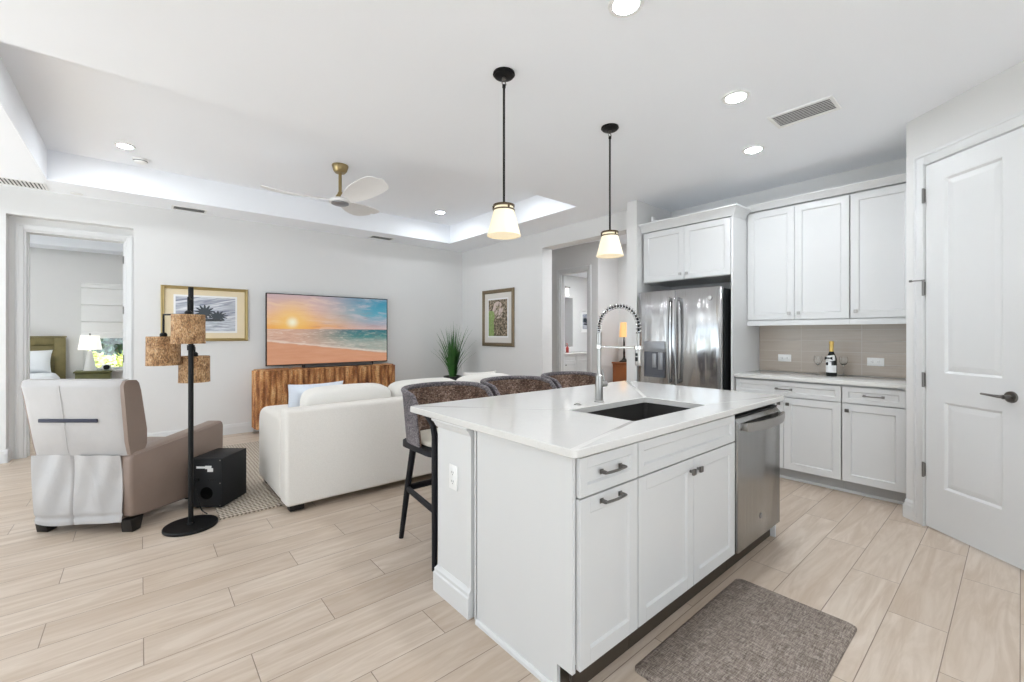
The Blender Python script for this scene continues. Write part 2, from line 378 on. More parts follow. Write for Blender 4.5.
c = g.mix(blob(-0.03, 0.06, 0.16, 0.20, 0.24), c, (0.025, 0.035, 0.045))
c = g.mix(blob(0.19, -0.05, 0.16, 0.15, 0.24), c, (0.03, 0.04, 0.05))
c = g.mix(blob(0.08, -0.17, 0.27, 0.045, 0.03), c, (0.03, 0.035, 0.04))
g.set(Base_Color=c, Roughness=0.25); M['print_palms'] = g.mat
g = G('print_garden'); s = g.sep(g.obj())
f1 = g.noise(g.obj(), 9, 5, 0.65); f2 = g.noise(g.obj(), 34, 4, 0.7)
c = g.ramp(f2, [(0.38, (0.03, 0.03, 0.02)), (0.5, (0.18, 0.14, 0.09)), (0.66, (0.50, 0.40, 0.30))])
rr = g.m('SQRT', g.m('ADD', g.m('POWER', g.m('SUBTRACT', s[0], 0.0), 2.0), g.m('POWER', g.m('SUBTRACT', s[2], 0.13), 2.0)))
c = g.mix(g.m('MULTIPLY', g.m('LESS_THAN', rr, 0.14), g.ramp(f1, [(0.45, (0, 0, 0)), (0.55, (1, 1, 1))])), c, (0.62, 0.50, 0.44))
lf = g.m('MULTIPLY', g.m('LESS_THAN', g.m('ADD', s[0], g.m('MULTIPLY', f1, 0.2)), 0.0), g.m('LESS_THAN', s[2], 0.12))
c = g.mix(g.m('MULTIPLY', lf, 0.85), c, g.mix(f2, (0.16, 0.27, 0.06), (0.36, 0.48, 0.18)))
g.set(Base_Color=c, Roughness=0.25); M['print_garden'] = g.mat

# ------------------------------------------------------------------ mesh helpers
def nb(): return bmesh.new()
def xf(bm, geom_verts, mat):
    bmesh.ops.transform(bm, matrix=mat, verts=geom_verts)
def box(bm, x0, x1, y0, y1, z0, z1, bev=0.0, seg=2):
    r = bmesh.ops.create_cube(bm, size=1.0)
    vs = r['verts']
    bmesh.ops.scale(bm, vec=(x1 - x0, y1 - y0, z1 - z0), verts=vs)
    bmesh.ops.translate(bm, vec=((x0 + x1) / 2, (y0 + y1) / 2, (z0 + z1) / 2), verts=vs)
    if bev:
        es = list({e for v in vs for e in v.link_edges})
        q = bmesh.ops.bevel(bm, geom=es, offset=bev, segments=seg, affect='EDGES', profile=0.5)
        vs = list({v for f in q['faces'] for v in f.verts} | {v for v in vs if v.is_valid})
    return vs
def frame_from(d):
    d = Vector(d).normalized()
    up = Vector((0, 0, 1)) if abs(d.z) < 0.95 else Vector((1, 0, 0))
    a = d.cross(up).normalized(); b = a.cross(d).normalized()
    return a, b
def ring(bm, c, a, b, r, n, ry=None):
    ry = r if ry is None else ry
    return [bm.verts.new(Vector(c) + a * (r * math.cos(2 * PI * k / n)) + b * (ry * math.sin(2 * PI * k / n))) for k in range(n)]
def bridge(bm, r0, r1):
    n = len(r0)
    for k in range(n):
        try: bm.faces.new((r0[k], r0[(k + 1) % n], r1[(k + 1) % n], r1[k]))
        except ValueError: pass
def cap(bm, r, flip=False):
    try: bm.faces.new(list(reversed(r)) if flip else r)
    except ValueError: pass
def cyl(bm, p0, p1, r0, r1=None, n=20):
    r1 = r0 if r1 is None else r1
    a, b = frame_from(Vector(p1) - Vector(p0))
    A = ring(bm, p0, a, b, r0, n); B = ring(bm, p1, a, b, r1, n)
    bridge(bm, A, B); cap(bm, A, True); cap(bm, B)
def tube(bm, pts, r, n=8, closed=False, radii=None, flat=None):
    pts = [Vector(p) for p in pts]; N = len(pts); rings = []
    a = None
    for i, p in enumerate(pts):
        if closed: d = pts[(i + 1) % N] - pts[i - 1]
        else: d = pts[min(i + 1, N - 1)] - pts[max(i - 1, 0)]
        d.normalize()
        if a is None: a, b = frame_from(d)
        else:
            a = (a - d * a.dot(d)).normalized(); b = a.cross(d).normalized()
        rr = radii[i] if radii else r
        rings.append(ring(bm, p, a, b, rr, n, rr * flat if flat else None))
    for i in range(N - 1): bridge(bm, rings[i], rings[i + 1])
    if closed: bridge(bm, rings[-1], rings[0])
    else: cap(bm, rings[0], True); cap(bm, rings[-1])
def lathe(bm, prof, cx=0.0, cy=0.0, n=32, closed=False):
    rings = []
    for r, z in prof:
        rings.append([bm.verts.new((cx + r * math.cos(2 * PI * k / n), cy + r * math.sin(2 * PI * k / n), z)) for k in range(n)])
    for i in range(len(rings) - 1): bridge(bm, rings[i], rings[i + 1])
    if closed: bridge(bm, rings[-1], rings[0])
    else: cap(bm, rings[0], True); cap(bm, rings[-1])
def prism(bm, poly, axis, a0, a1, bev=0.0, seg=2):
    def P(p, t):
        if axis == 'x': return (t, p[0], p[1])
        if axis == 'y': return (p[0], t, p[1])
        return (p[0], p[1], t)
    A = [bm.verts.new(P(p, a0)) for p in poly]; B = [bm.verts.new(P(p, a1)) for p in poly]
    fs = [bm.faces.new(list(reversed(A))), bm.faces.new(B)]
    n = len(poly)
    for k in range(n): fs.append(bm.faces.new((A[k], A[(k + 1) % n], B[(k + 1) % n], B[k])))
    bmesh.ops.recalc_face_normals(bm, faces=fs)
    if bev:
        es = list({e for f in fs for e in f.edges})
        bmesh.ops.bevel(bm, geom=es, offset=bev, segments=seg, affect='EDGES', profile=0.5)
def cushion(bm, c, size, p=5.0, n=12, mat=None, fn=None):
    """rounded pad: a gridded cube pulled to a superellipsoid"""
    vs = {}
    def key(i, j, k): return (i, j, k)
    def vert(i, j, k):
        q = key(i, j, k)
        if q not in vs:
            x, y, z = (2 * i / n - 1, 2 * j / n - 1, 2 * k / n - 1)
            l = (abs(x) ** p + abs(y) ** p + abs(z) ** p) ** (1 / p)
            w = Vector((x / l, y / l, z / l))
            if fn: w = fn(w)
            w = Vector((w.x * size[0] / 2, w.y * size[1] / 2, w.z * size[2] / 2))
            if mat: w = mat @ w
            vs[q] = bm.verts.new(w + Vector(c))
        return vs[q]
    for a in range(n):
        for b in range(n):
            for s_ in (0, n):
                for ax in range(3):
                    def mk(i, j):
                        return (s_, i, j) if ax == 0 else (i, s_, j) if ax == 1 else (i, j, s_)
                    q = [vert(*mk(a, b)), vert(*mk(a + 1, b)), vert(*mk(a + 1, b + 1)), vert(*mk(a, b + 1))]
                    try: bm.faces.new(q)
                    except ValueError: pass
    bmesh.ops.recalc_face_normals(bm, faces=bm.faces[:])
def sheet(bm, fn, nu, nv, thick=None):
    """grid from fn(u, v) -> (outer point, inner point), closed into a solid"""
    O = [[bm.verts.new(fn(i / nu, j / nv)[0]) for j in range(nv + 1)] for i in range(nu + 1)]
    I = [[bm.verts.new(fn(i / nu, j / nv)[1]) for j in range(nv + 1)] for i in range(nu + 1)]
    for i in range(nu):
        for j in range(nv):
            bm.faces.new((O[i][j], O[i + 1][j], O[i + 1][j + 1], O[i][j + 1]))
            bm.faces.new((I[i][j], I[i][j + 1], I[i + 1][j + 1], I[i + 1][j]))
    for i in range(nu):
        bm.faces.new((O[i][0], I[i][0], I[i + 1][0], O[i + 1][0])); bm.faces.new((O[i][nv], O[i + 1][nv], I[i + 1][nv], I[i][nv]))
    for j in range(nv):
        bm.faces.new((O[0][j], O[0][j + 1], I[0][j + 1], I[0][j])); bm.faces.new((O[nu][j], I[nu][j], I[nu][j + 1], O[nu][j + 1]))
    bmesh.ops.recalc_face_normals(bm, faces=bm.faces[:])

def obj(name, bm, mat, parent=None, smooth=True, label=None, angle=40):
    me = bpy.data.meshes.new(name)
    bmesh.ops.recalc_face_normals(bm, faces=bm.faces[:])
    if smooth:
        lim = math.radians(angle)
        for f in bm.faces: f.smooth = True
        for e in bm.edges:
            if len(e.link_faces) == 2 and e.calc_face_angle(0.0) > lim: e.smooth = False
    bm.to_mesh(me); bm.free()
    me.materials.append(M[mat] if isinstance(mat, str) else mat)
    o = bpy.data.objects.new(name, me); C.collection.objects.link(o)
    if parent is not None: o.parent = parent
    if label: o['label'] = label
    return o
def thing(name, label, cat, loc=(0, 0, 0), rz=0.0, group=None):
    o = bpy.data.objects.new(name, None); C.collection.objects.link(o)
    o.empty_display_size = 0.1
    o.location = loc; o.rotation_euler = (0, 0, rz)
    o['label'] = label; o['category'] = cat; o['kind'] = 'thing'
    if group: o['group'] = group
    return o
def tag(o, label, cat, group=None, kind='thing'):
    o['label'] = label; o['category'] = cat; o['kind'] = kind
    if group: o['group'] = group
    return o
def struct(name, bm, mat, label=None, cat='structure', smooth=False, loc=None, rz=0.0):
    o = obj(name, bm, mat, None, smooth)
    o['kind'] = 'structure'; o['category'] = cat
    o['label'] = label or name.replace('_', ' ')
    if loc: o.location = loc
    o.rotation_euler = (0, 0, rz)
    return o
def dup(root, loc, rz, label, group=None):
    r = root.copy(); C.collection.objects.link(r); r.location = loc; r.rotation_euler = (0, 0, rz); r['label'] = label
    if group: r['group'] = group
    for ch in list(root.children):
        c_ = ch.copy(); C.collection.objects.link(c_); c_.parent = r
        for gch in ch.children:
            d_ = gch.copy(); C.collection.objects.link(d_); d_.parent = c_
    return r

# ------------------------------------------------------------------ room shell
ZC, ZT = 2.82, 3.12
YB = 6.71            # wall behind the television
XP = 4.52            # wall with the small picture and the hall opening
XK = 4.985           # kitchen wall
TX0, TX1, TY0, TY1 = -0.696, 3.93, 3.42, 6.20
bm = nb(); box(bm, -4.2, 10.0, -4.0, 12.0, -0.12, 0.0); struct('floor', bm, 'plank_tile', 'wood-look plank tile floor')
bm = nb()
box(bm, -4.2, TX0, -4.0, YB + .1, ZC, ZC + .5); box(bm, TX1, 5.2, -4.0, YB + .1, ZC, ZC + .5)
box(bm, TX0, TX1, -4.0, TY0, ZC, ZC + .5); box(bm, TX0, TX1, TY1, YB + .1, ZC, ZC + .5)
box(bm, TX0, TX1, TY0, TY1, ZT, ZT + .2)
struct('ceiling', bm, 'ceiling_paint', 'white ceiling with a recessed tray over the sitting area')
# back wall with the bedroom niche
NX0, NX1, NZ, ND = -1.042, -0.062, 2.54, 6.845
DX0, DX1, DZ = -0.937, -0.128, 2.412
bm = nb()
box(bm, -4.2, NX0, YB, 7.0, 0, ZC); box(bm, NX1, 6.2, YB, 7.0, 0, 3.0)
box(bm, NX0, NX1, YB, 7.0, NZ, ZC)
box(bm, NX0, DX0, ND, 7.0, 0, NZ); box(bm, DX1, NX1, ND, 7.0, 0, NZ); box(bm, DX0, DX1, ND, 7.0, DZ, NZ)
struct('wall_back', bm, 'wall_paint', 'pale grey wall behind the television')
bm = nb()
OY1, OZ, SY0, SY1, SX = 4.60, 2.585, 2.815, 2.950, 4.255
box(bm, XP, XP + .2, OY1, YB, 0, ZC); box(bm, XP, XP + .2, SY1, OY1, OZ, ZC)
struct('wall_right', bm, 'wall_paint', 'pale grey wall with the hall opening')
bm = nb(); box(bm, SX, XK + .12, SY0, SY1, 0, ZC)
struct('wall_stub', bm, 'wall_paint', 'short wall end beside the refrigerator')
bm = nb(); box(bm, XK, XK + .12, .40, SY0, 0, ZC); struct('wall_kitchen', bm, 'wall_paint', 'pale grey kitchen wall')
# pantry wall on a diagonal: local x along the wall, -y towards the room
KX, KY = 4.17, 0.535
PRZ = math.atan2(-FY, -FX)
PS0, PS1, PDZ = 0.159, 0.750, 2.452
bm = nb()
box(bm, 0.0, PS0 - .008, 0, .12, 0, ZC); box(bm, PS1 + .008, 4.6, 0, .12, 0, ZC); box(bm, PS0 - .008, PS1 + .008, 0, .12, PDZ + .008, ZC)
struct('wall_pantry', bm, 'wall_paint', 'pale grey diagonal wall of the pantry', loc=(KX, KY, 0), rz=PRZ)
bm = nb(); prism(bm, [(KX, KY), (XK + .12, KY), (XK + .12, KY - .1), (KX - .02, KY - .1)], 'z', 0, ZC)
struct('wall_pantry_return', bm, 'wall_paint', 'return of the pantry wall beside the cabinets')
bm = nb()
box(bm, 3.4, 5.2, -4.12, -4.0, 0, ZC); box(bm, -4.32, 3.4, -4.12, -4.0, 2.45, ZC)
struct('wall_front', bm, 'wall_paint', 'wall behind the viewpoint beside the patio opening')
bm = nb()
box(bm, -4.32, -4.2, 6.3, YB, 0, ZC); box(bm, -4.32, -4.2, 1.4, 6.3, 2.45, ZC); box(bm, -4.32, -4.2, -4.0, 1.4, 0, ZC)
struct('wall_left', bm, 'wall_paint', 'left wall of the sitting area beside the patio opening')
# hall, bathroom and bedroom shells
ZH = 2.97
bm = nb()
box(bm, 6.2, 6.32, 4.9, 5.13, 0, 3.0); box(bm, 6.2, 6.32, 5.82, 7.0, 0, 3.0); box(bm, 6.2, 6.32, 5.13, 5.82, 2.477, 3.0)
box(bm, 6.32, 6.9, 4.9, 5.0, 0, 3.0)
struct('wall_hall', bm, 'wall_paint', 'hall wall with the bathroom doorway')
bm = nb(); box(bm, 6.8, 6.92, 1.5, 4.9, 0, 3.0); struct('wall_hall_end', bm, 'wall_paint', 'hall wall behind the wooden cabinet')
bm = nb(); box(bm, 5.1, 6.9, 1.4, 1.5, 0, 3.0); struct('wall_hall_far', bm, 'wall_paint', 'far end wall of the hall')
bm = nb(); box(bm, 4.72, 6.95, 1.4, YB + .3, ZH, ZH + .1); struct('ceiling_hall', bm, 'ceiling_paint', 'hall ceiling')
bm = nb(); box(bm, 6.32, 9.4, 7.25, 7.35, 0, 3.0); box(bm, 9.3, 9.4, 4.9, 7.25, 0, 3.0); box(bm, 6.9, 9.4, 4.9, 5.0, 0, 3.0)
struct('wall_bathroom', bm, 'wall_paint', 'grey bathroom walls')
bm = nb(); box(bm, 6.32, 9.4, 4.9, 7.35, 2.75, 2.85); struct('ceiling_bathroom', bm, 'ceiling_paint', 'bathroom ceiling')
BY = 10.6
WX0, WX1, WZ0, WZ1 = -0.76, 0.16, 0.66, 2.10
bm = nb()
box(bm, -4.2, WX0, BY, BY + .15, 0, 3.0); box(bm, WX1, 1.0, BY, BY + .15, 0, 3.0)
box(bm, WX0, WX1, BY, BY + .15, 0, WZ0); box(bm, WX0, WX1, BY, BY + .15, WZ1, 3.0)
struct('wall_bedroom', bm, 'wall_paint', 'bedroom wall with the window')
bm = nb(); box(bm, -4.32, -4.2, 7.0, BY, 0, .9); box(bm, -4.32, -4.2, 7.0, BY, 2.2, 3.0); box(bm, -4.32, -4.2, 7.0, 7.8, .9, 2.2); box(bm, -4.32, -4.2, 9.8, BY, .9, 2.2); struct('wall_bedroom_left', bm, 'wall_paint', 'left bedroom wall with a window opening out of view')
bm = nb(); box(bm, 0.9, 1.0, 7.0, BY, 0, 3.0); struct('wall_bedroom_right', bm, 'wall_paint', 'right bedroom wall')
bm = nb()
box(bm, -4.2, 1.0, 10.15, BY + .1, 2.74, 3.1); box(bm, -4.2, 1.0, 6.99, 7.5, 2.74, 3.1); box(bm, 0.35, 1.0, 7.5, 10.15, 2.74, 3.1)
box(bm, -4.2, 0.35, 7.5, 10.15, 3.02, 3.12)
struct('ceiling_bedroom', bm, 'ceiling_paint', 'bedroom ceiling with a tray')
# bedroom window: frame and pane
bm = nb()
for x0, x1, z0, z1 in ((WX0, WX0 + .05, WZ0, WZ1), (WX1 - .05, WX1, WZ0, WZ1), (WX0, WX1, WZ1 - .05, WZ1), (WX0, WX1, WZ0, WZ0 + .05), (WX0, WX1, 1.36, 1.40)):
    box(bm, x0, x1, BY + .04, BY + .10, z0, z1, .004)
win = struct('window_1', bm, 'trim_white', 'bedroom window over the garden', 'window')
bm = nb(); box(bm, WX0 + .04, WX1 - .04, BY + .066, BY + .072, WZ0 + .04, WZ1 - .04); obj('pane', bm, 'window_glass', win, False)
bm = nb(); box(bm, WX0 - .03, WX1 + .03, BY - .05, BY + .05, WZ0 - .03, WZ0 + .012, .005); obj('window_sill', bm, 'trim_white', win)
bm = nb(); box(bm, -30, 30, 12.0, 45, -.3, -.12); struct('lawn', bm, 'lawn_green', 'sunlit lawn outside the bedroom', 'lawn')

# baseboards
BASE_PROF = [(0, 0), (-.016, 0), (-.016, .095), (-.012, .107), (-.012, .118), (-.006, .130), (0, .135)]
def baseboard(name, p0, p1, label, h=1.0):
    """board along p0->p1; the room lies to the right of the direction"""
    v = Vector((p1[0] - p0[0], p1[1] - p0[1], 0)); L = v.length
    bm = nb(); prism(bm, [(y, z * h) for y, z in BASE_PROF], 'x', 0, L)
    return struct(name, bm, 'trim_white', label, loc=(p0[0], p0[1], 0), rz=math.atan2(v.y, v.x))
baseboard('baseboard_back', (NX1, YB), (XP, YB), 'white baseboard under the television wall')
baseboard('baseboard_back_left', (-4.2, YB), (NX0 + .016, YB), 'white baseboard left of the bedroom niche')
bm = nb(); prism(bm, [(-y, z) for y, z in BASE_PROF], 'y', YB - .016, ND)
struct('baseboard_niche', bm, 'trim_white', 'white baseboard inside the niche', loc=(NX0, 0, 0))
bm = nb(); prism(bm, BASE_PROF, 'y', OY1, YB - .016)
struct('baseboard_right', bm, 'trim_white', 'white baseboard under the small picture', loc=(XP, 0, 0))
bm = nb(); prism(bm, BASE_PROF, 'y', SY0 - .0, SY1)
struct('baseboard_stub', bm, 'trim_white', 'white baseboard on the short wall end', loc=(SX, 0, 0))
bm = nb(); prism(bm, BASE_PROF, 'x', 0.0, .071)
box(bm, -.012, .0, -.016, .0, 0, .095)
struct('baseboard_pantry', bm, 'trim_white', 'white baseboard between cabinets and pantry door', loc=(KX, KY, 0), rz=PRZ)

# door casings
def casing(name, w, z, cw, label, loc, rz, depth=.12, back=False):
    """casing round an opening w wide, z high; local x along, -y into the room, jamb runs back by depth"""
    bm = nb()
    def leg(x0, x1, z0, z1): box(bm, x0, x1, -.018, 0, z0, z1, .004)
    leg(-cw, 0.0, 0, z + cw); leg(w, w + cw, 0, z + cw); leg(0, w, z, z + cw)
    for q in (.0, ): 
        box(bm, -cw + .012, -cw + .03, -.022, -.016, 0, z + cw - .012, .002); box(bm, w + cw - .03, w + cw - .012, -.022, -.016, 0, z + cw - .012, .002)
        box(bm, -cw + .03, w + cw - .03, -.022, -.016, z + cw - .03, z + cw - .012, .002)
    return struct(name, bm, 'trim_white', label, 'door frame', True, loc, rz)
def jamb(name, w, z, depth, label, loc, rz):
    bm = nb()
    box(bm, 0, .018, 0, depth, 0, z); box(bm, w - .018, w, 0, depth, 0, z); box(bm, .018, w - .018, 0, depth, z - .018, z)
    box(bm, .018, .030, depth * .45, depth * .45 + .035, 0, z - .018); box(bm, w - .030, w - .018, depth * .45, depth * .45 + .035, 0, z - .018)
    return struct(name, bm, 'trim_white', label, 'door frame', False, loc, rz)
casing('trim_1', DX1 - DX0, DZ, .062, 'white casing of the bedroom doorway', (DX0, ND, 0), 0)
j = jamb('trim_2', DX1 - DX0, DZ, .155, 'white jamb of the bedroom doorway', (DX0, ND, 0), 0)
for z in (2.18, 1.59, 1.02):
    bm = nb(); box(bm, DX1 - DX0 - .0225, DX1 - DX0 - .018, .012, .05, z - .045, z + .045, .001)
    cyl(bm, (DX1 - DX0 - .024, .008, z - .045), (DX1 - DX0 - .024, .008, z + .045), .007, n=10)
    obj('hinge', bm, 'pewter', j, label='grey hinge')
casing('trim_3', .69, 2.477, .085, 'white casing of the bathroom doorway', (6.2, 5.82, 0), -PI / 2)
jamb('trim_4', .69, 2.477, .12, 'white jamb of the bathroom doorway', (6.2, 5.82, 0), -PI / 2)
# pantry door
bm = nb()
cw = .088; w_ = PS1 - PS0
for x0, x1, z0, z1 in ((PS0 - cw, PS0 - .006, 0, PDZ + cw), (PS1 + .006, PS1 + cw, 0, PDZ + cw), (PS0 - .006, PS1 + .006, PDZ + .006, PDZ + cw)):
    box(bm, x0, x1, -.018, 0, z0, z1, .004)
box(bm, PS0 - cw + .008, PS0 - cw + .024, -.023, -.016, 0, PDZ + cw - .008, .002)
box(bm, PS0 - cw + .024, PS1 + cw - .024, -.023, -.016, PDZ + cw - .024, PDZ + cw - .008, .002)
box(bm, PS0 - .022, PS0 - .008, -.023, -.016, 0, PDZ + .02, .002)
struct('trim_5', bm, 'trim_white', 'white casing of the pantry door', 'door frame', True, (KX, KY, 0), PRZ)
bm = nb()
dz0, dz1 = .012, PDZ - .004
def panel_door(bm, x0, x1, z0, z1, panels, t=.04, y0=-.012):
    """flat slab with moulded recessed panels"""
    xs = [x0, panels[0][0], panels[0][1], x1]
    box(bm, xs[0], xs[1], y0, y0 + t, z0, z1); box(bm, xs[2], xs[3], y0, y0 + t, z0, z1)
    zs = [z0]
    for p in panels: zs += [p[2], p[3]]
    zs.append(z1)
    for a, b in zip(zs[0::2], zs[1::2]): box(bm, xs[1], xs[2], y0, y0 + t, a, b)
    for px0, px1, pz0, pz1 in panels:
        m_, d = .028, .011
        A = [bm.verts.new(q) for q in ((px0, y0, pz0), (px1, y0, pz0), (px1, y0, pz1), (px0, y0, pz1))]
        B = [bm.verts.new((q[0], y0 + d, q[1])) for q in ((px0 + m_ * .5, pz0 + m_ * .5), (px1 - m_ * .5, pz0 + m_ * .5), (px1 - m_ * .5, pz1 - m_ * .5), (px0 + m_ * .5, pz1 - m_ * .5))]
        D_ = [bm.verts.new((q[0], y0 + d * .55, q[1])) for q in ((px0 + m_ * 1.7, pz0 + m_ * 1.7), (px1 - m_ * 1.7, pz0 + m_ * 1.7), (px1 - m_ * 1.7, pz1 - m_ * 1.7), (px0 + m_ * 1.7, pz1 - m_ * 1.7))]
        bridge(bm, A, B); bridge(bm, B, D_); cap(bm, D_)
        box(bm, px0, px1, y0 + d + .001, y0 + t, pz0, pz1)
panel_door(bm, PS0, PS1, dz0, dz1, [(PS0 + .128, PS1 - .128, .30, .865), (PS0 + .128, PS1 - .128, 1.055, 2.325)])
door = struct('door_1', bm, 'trim_white', 'white two-panel pantry door', 'door', False, (KX, KY, 0), PRZ)
for z in (2.25, 1.62, 1.00, .39):
    bm = nb(); box(bm, PS0 - .012, PS0 + .002, -.026, -.013, z - .045, z + .045, .002); cyl(bm, (PS0 - .004, -.026, z - .05), (PS0 - .004, -.026, z + .05), .0075, n=10)
    if z == 1.62:
        cyl(bm, (PS0 - .004, -.03, z + .055), (PS0 - .05, -.06, z + .055), .004, n=8); cyl(bm, (PS0 - .05, -.06, z + .055), (PS0 - .062, -.068, z + .055), .008, n=10)
        cyl(bm, (PS0 - .004, -.026, z + .05), (PS0 - .004, -.026, z + .06), .009, n=10)
    obj('hinge', bm, 'pewter', door, label='grey hinge')
hs, hz = PS0 + .508, .955
bm = nb(); cyl(bm, (hs, -.0125, hz), (hs, -.022, hz), .033, .031, 28); cyl(bm, (hs, -.022, hz), (hs, -.062, hz), .0125, n=16)
tube(bm, [(hs, -.058, hz), (hs - .03, -.062, hz), (hs - .07, -.062, hz + .002), (hs - .115, -.060, hz + .004)], .009, 10, radii=[.0125, .011, .009, .0075], flat=.8)
obj('door_handle', bm, 'pewter', door, label='dark lever handle')

# ------------------------------------------------------------------ recessed lamps, vents, detectors
def can(x, y, z, r, label, group='recessed ceiling lights', mat='can_glow'):
    t = thing('recessed_light', label, 'ceiling light', (x, y, z), 0, group)
    bm = nb(); lathe(bm, [(r, -.0005), (r * 1.42, -.0005), (r * 1.38, -.007), (r * 1.02, -.007), (r, -.004)], n=40, closed=True)
    obj('trim_ring', bm, 'white_plastic', t)
    bm = nb(); lathe(bm, [(0.0005, -.0012), (r * .99, -.0012), (r * .99, -.0035), (0.0005, -.0035)], n=40)
    obj('diffuser', bm, mat, t)
can(1.689, 1.175, ZC, .057, 'large recessed ceiling light nearest the camera, cut by the top edge of the photo')
can(2.885, 1.181, ZC, .057, 'recessed ceiling light between the nearest light and the kitchen vent')
can(3.815, 1.425, ZC, .057, 'smallest recessed kitchen light, above the fridge and wall cabinets')
can(-.113, 5.60, ZT, .057, 'recessed light in the left end of the tray ceiling, beside the smoke detector', mat='can_glow_tray')
can(3.388, 5.61, ZT, .057, 'recessed light in the far right corner of the tray ceiling behind the fan', mat='can_glow_tray')
can(3.388, 3.98, ZT, .057, 'recessed tray light hidden behind the near ceiling edge at right', mat='can_glow_tray')
can(-.113, 3.98, ZT, .057, 'recessed tray light hidden behind the near ceiling edge at left', mat='can_glow_tray')
can(-2.4, .9, ZC, .057, 'added fill light, unseen, by the left patio opening')  # this and the next two: unseen lamps added to brighten the room
can(.3, -1.9, ZC, .057, 'added fill light, unseen, behind the viewpoint')
can(-2.4, 4.4, ZC, .057, 'added fill light, unseen, left of the tray ceiling')
can(5.6, 3.6, ZH, .057, 'added fill light in the hall ceiling, unseen', mat='fill_glow_hall')  # added to brighten the hall
can(-1.6, 8.6, 3.02, .057, 'added fill light in the bedroom ceiling, unseen', mat='fill_glow_bedroom')  # added to lift the dark bedroom
can(7.6, 6.1, 2.75, .057, 'added fill light in the bathroom ceiling, unseen', mat='fill_glow_hall')  # added to light the closed bathroom

def register(x, y, z, lx, ly, label, n=6, along='x', border=.022, group=None, slat='vent_grey', wf=.42):
    t = thing('ceiling_vent', label, 'air vent', (x, y, z), 0, group)
    bm = nb(); hx, hy = lx / 2, ly / 2
    for a, b, c_, d in ((-hx - border, hx + border, -hy - border, -hy), (-hx - border, hx + border, hy, hy + border), (-hx - border, -hx, -hy, hy), (hx, hx + border, -hy, hy)):
        box(bm, a, b, c_, d, -.008, -.0004, .002)
    obj('frame', bm, 'white_plastic', t)
    bm = nb(); box(bm, -hx, hx, -hy, hy, -.0015, -.0004); obj('backing', bm, 'vent_dark', t, False)
    span = ly if along == 'x' else lx
    for k in range(n):
        q = -span / 2 + span * (k + .5) / n
        w = span / n * wf
        bm = nb()
        if along == 'x': prism(bm, [(q - w, -.0065), (q + w, -.0025), (q + w, -.0018), (q - w, -.0058)], 'x', -hx, hx)
        else: prism(bm, [(q - w, -.0065), (q + w, -.0025), (q + w, -.0018), (q - w, -.0058)], 'y', -hy, hy)
        obj('slat', bm, slat, t, False)
register(3.44, .965, ZC, .195, .335, 'grey louvred ceiling vent with white border above the kitchen cabinets', 8, 'y', slat='vent_grey')
register(.450, 6.54, ZC, .30, .165, 'small slotted air vent in the ceiling edge above the framed palm print', 3, 'x', wf=.22)
register(2.875, 6.52, ZC, .33, .165, 'small slotted air vent in the ceiling edge above the television', 3, 'x', wf=.22)
t = None
register(-1.06, 6.50, ZC, .62, .25, 'wide return air grille in the ceiling edge at the far left', 22, 'y', slat='white_plastic', wf=.24)
t = thing('sprinkler_cover', 'small round white cover in the ceiling edge above the bedroom doorway', 'sprinkler cover', (-.52, 6.60, ZC))
bm = nb(); lathe(bm, [(.0005, -.0005), (.052, -.0005), (.050, -.006), (.0005, -.0065)], n=32); obj('cover_plate', bm, 'white_plastic', t)
t = thing('smoke_detector', 'round white smoke detector on the tray ceiling beside a recessed light', 'smoke detector', (.0, 5.92, ZT))
bm = nb(); lathe(bm, [(.0005, -.0005), (.066, -.0005), (.066, -.012), (.058, -.016)], n=32); lathe(bm, [(.058, -.016), (.056, -.034), (.044, -.042), (.0005, -.043)], n=32); obj('body', bm, 'white_plastic', t)
bm = nb(); lathe(bm, [(.0582, -.021), (.0585, -.021), (.0582, -.0275), (.0575, -.0275)], n=32, closed=True); obj('sensor_slot', bm, 'vent_dark', t)

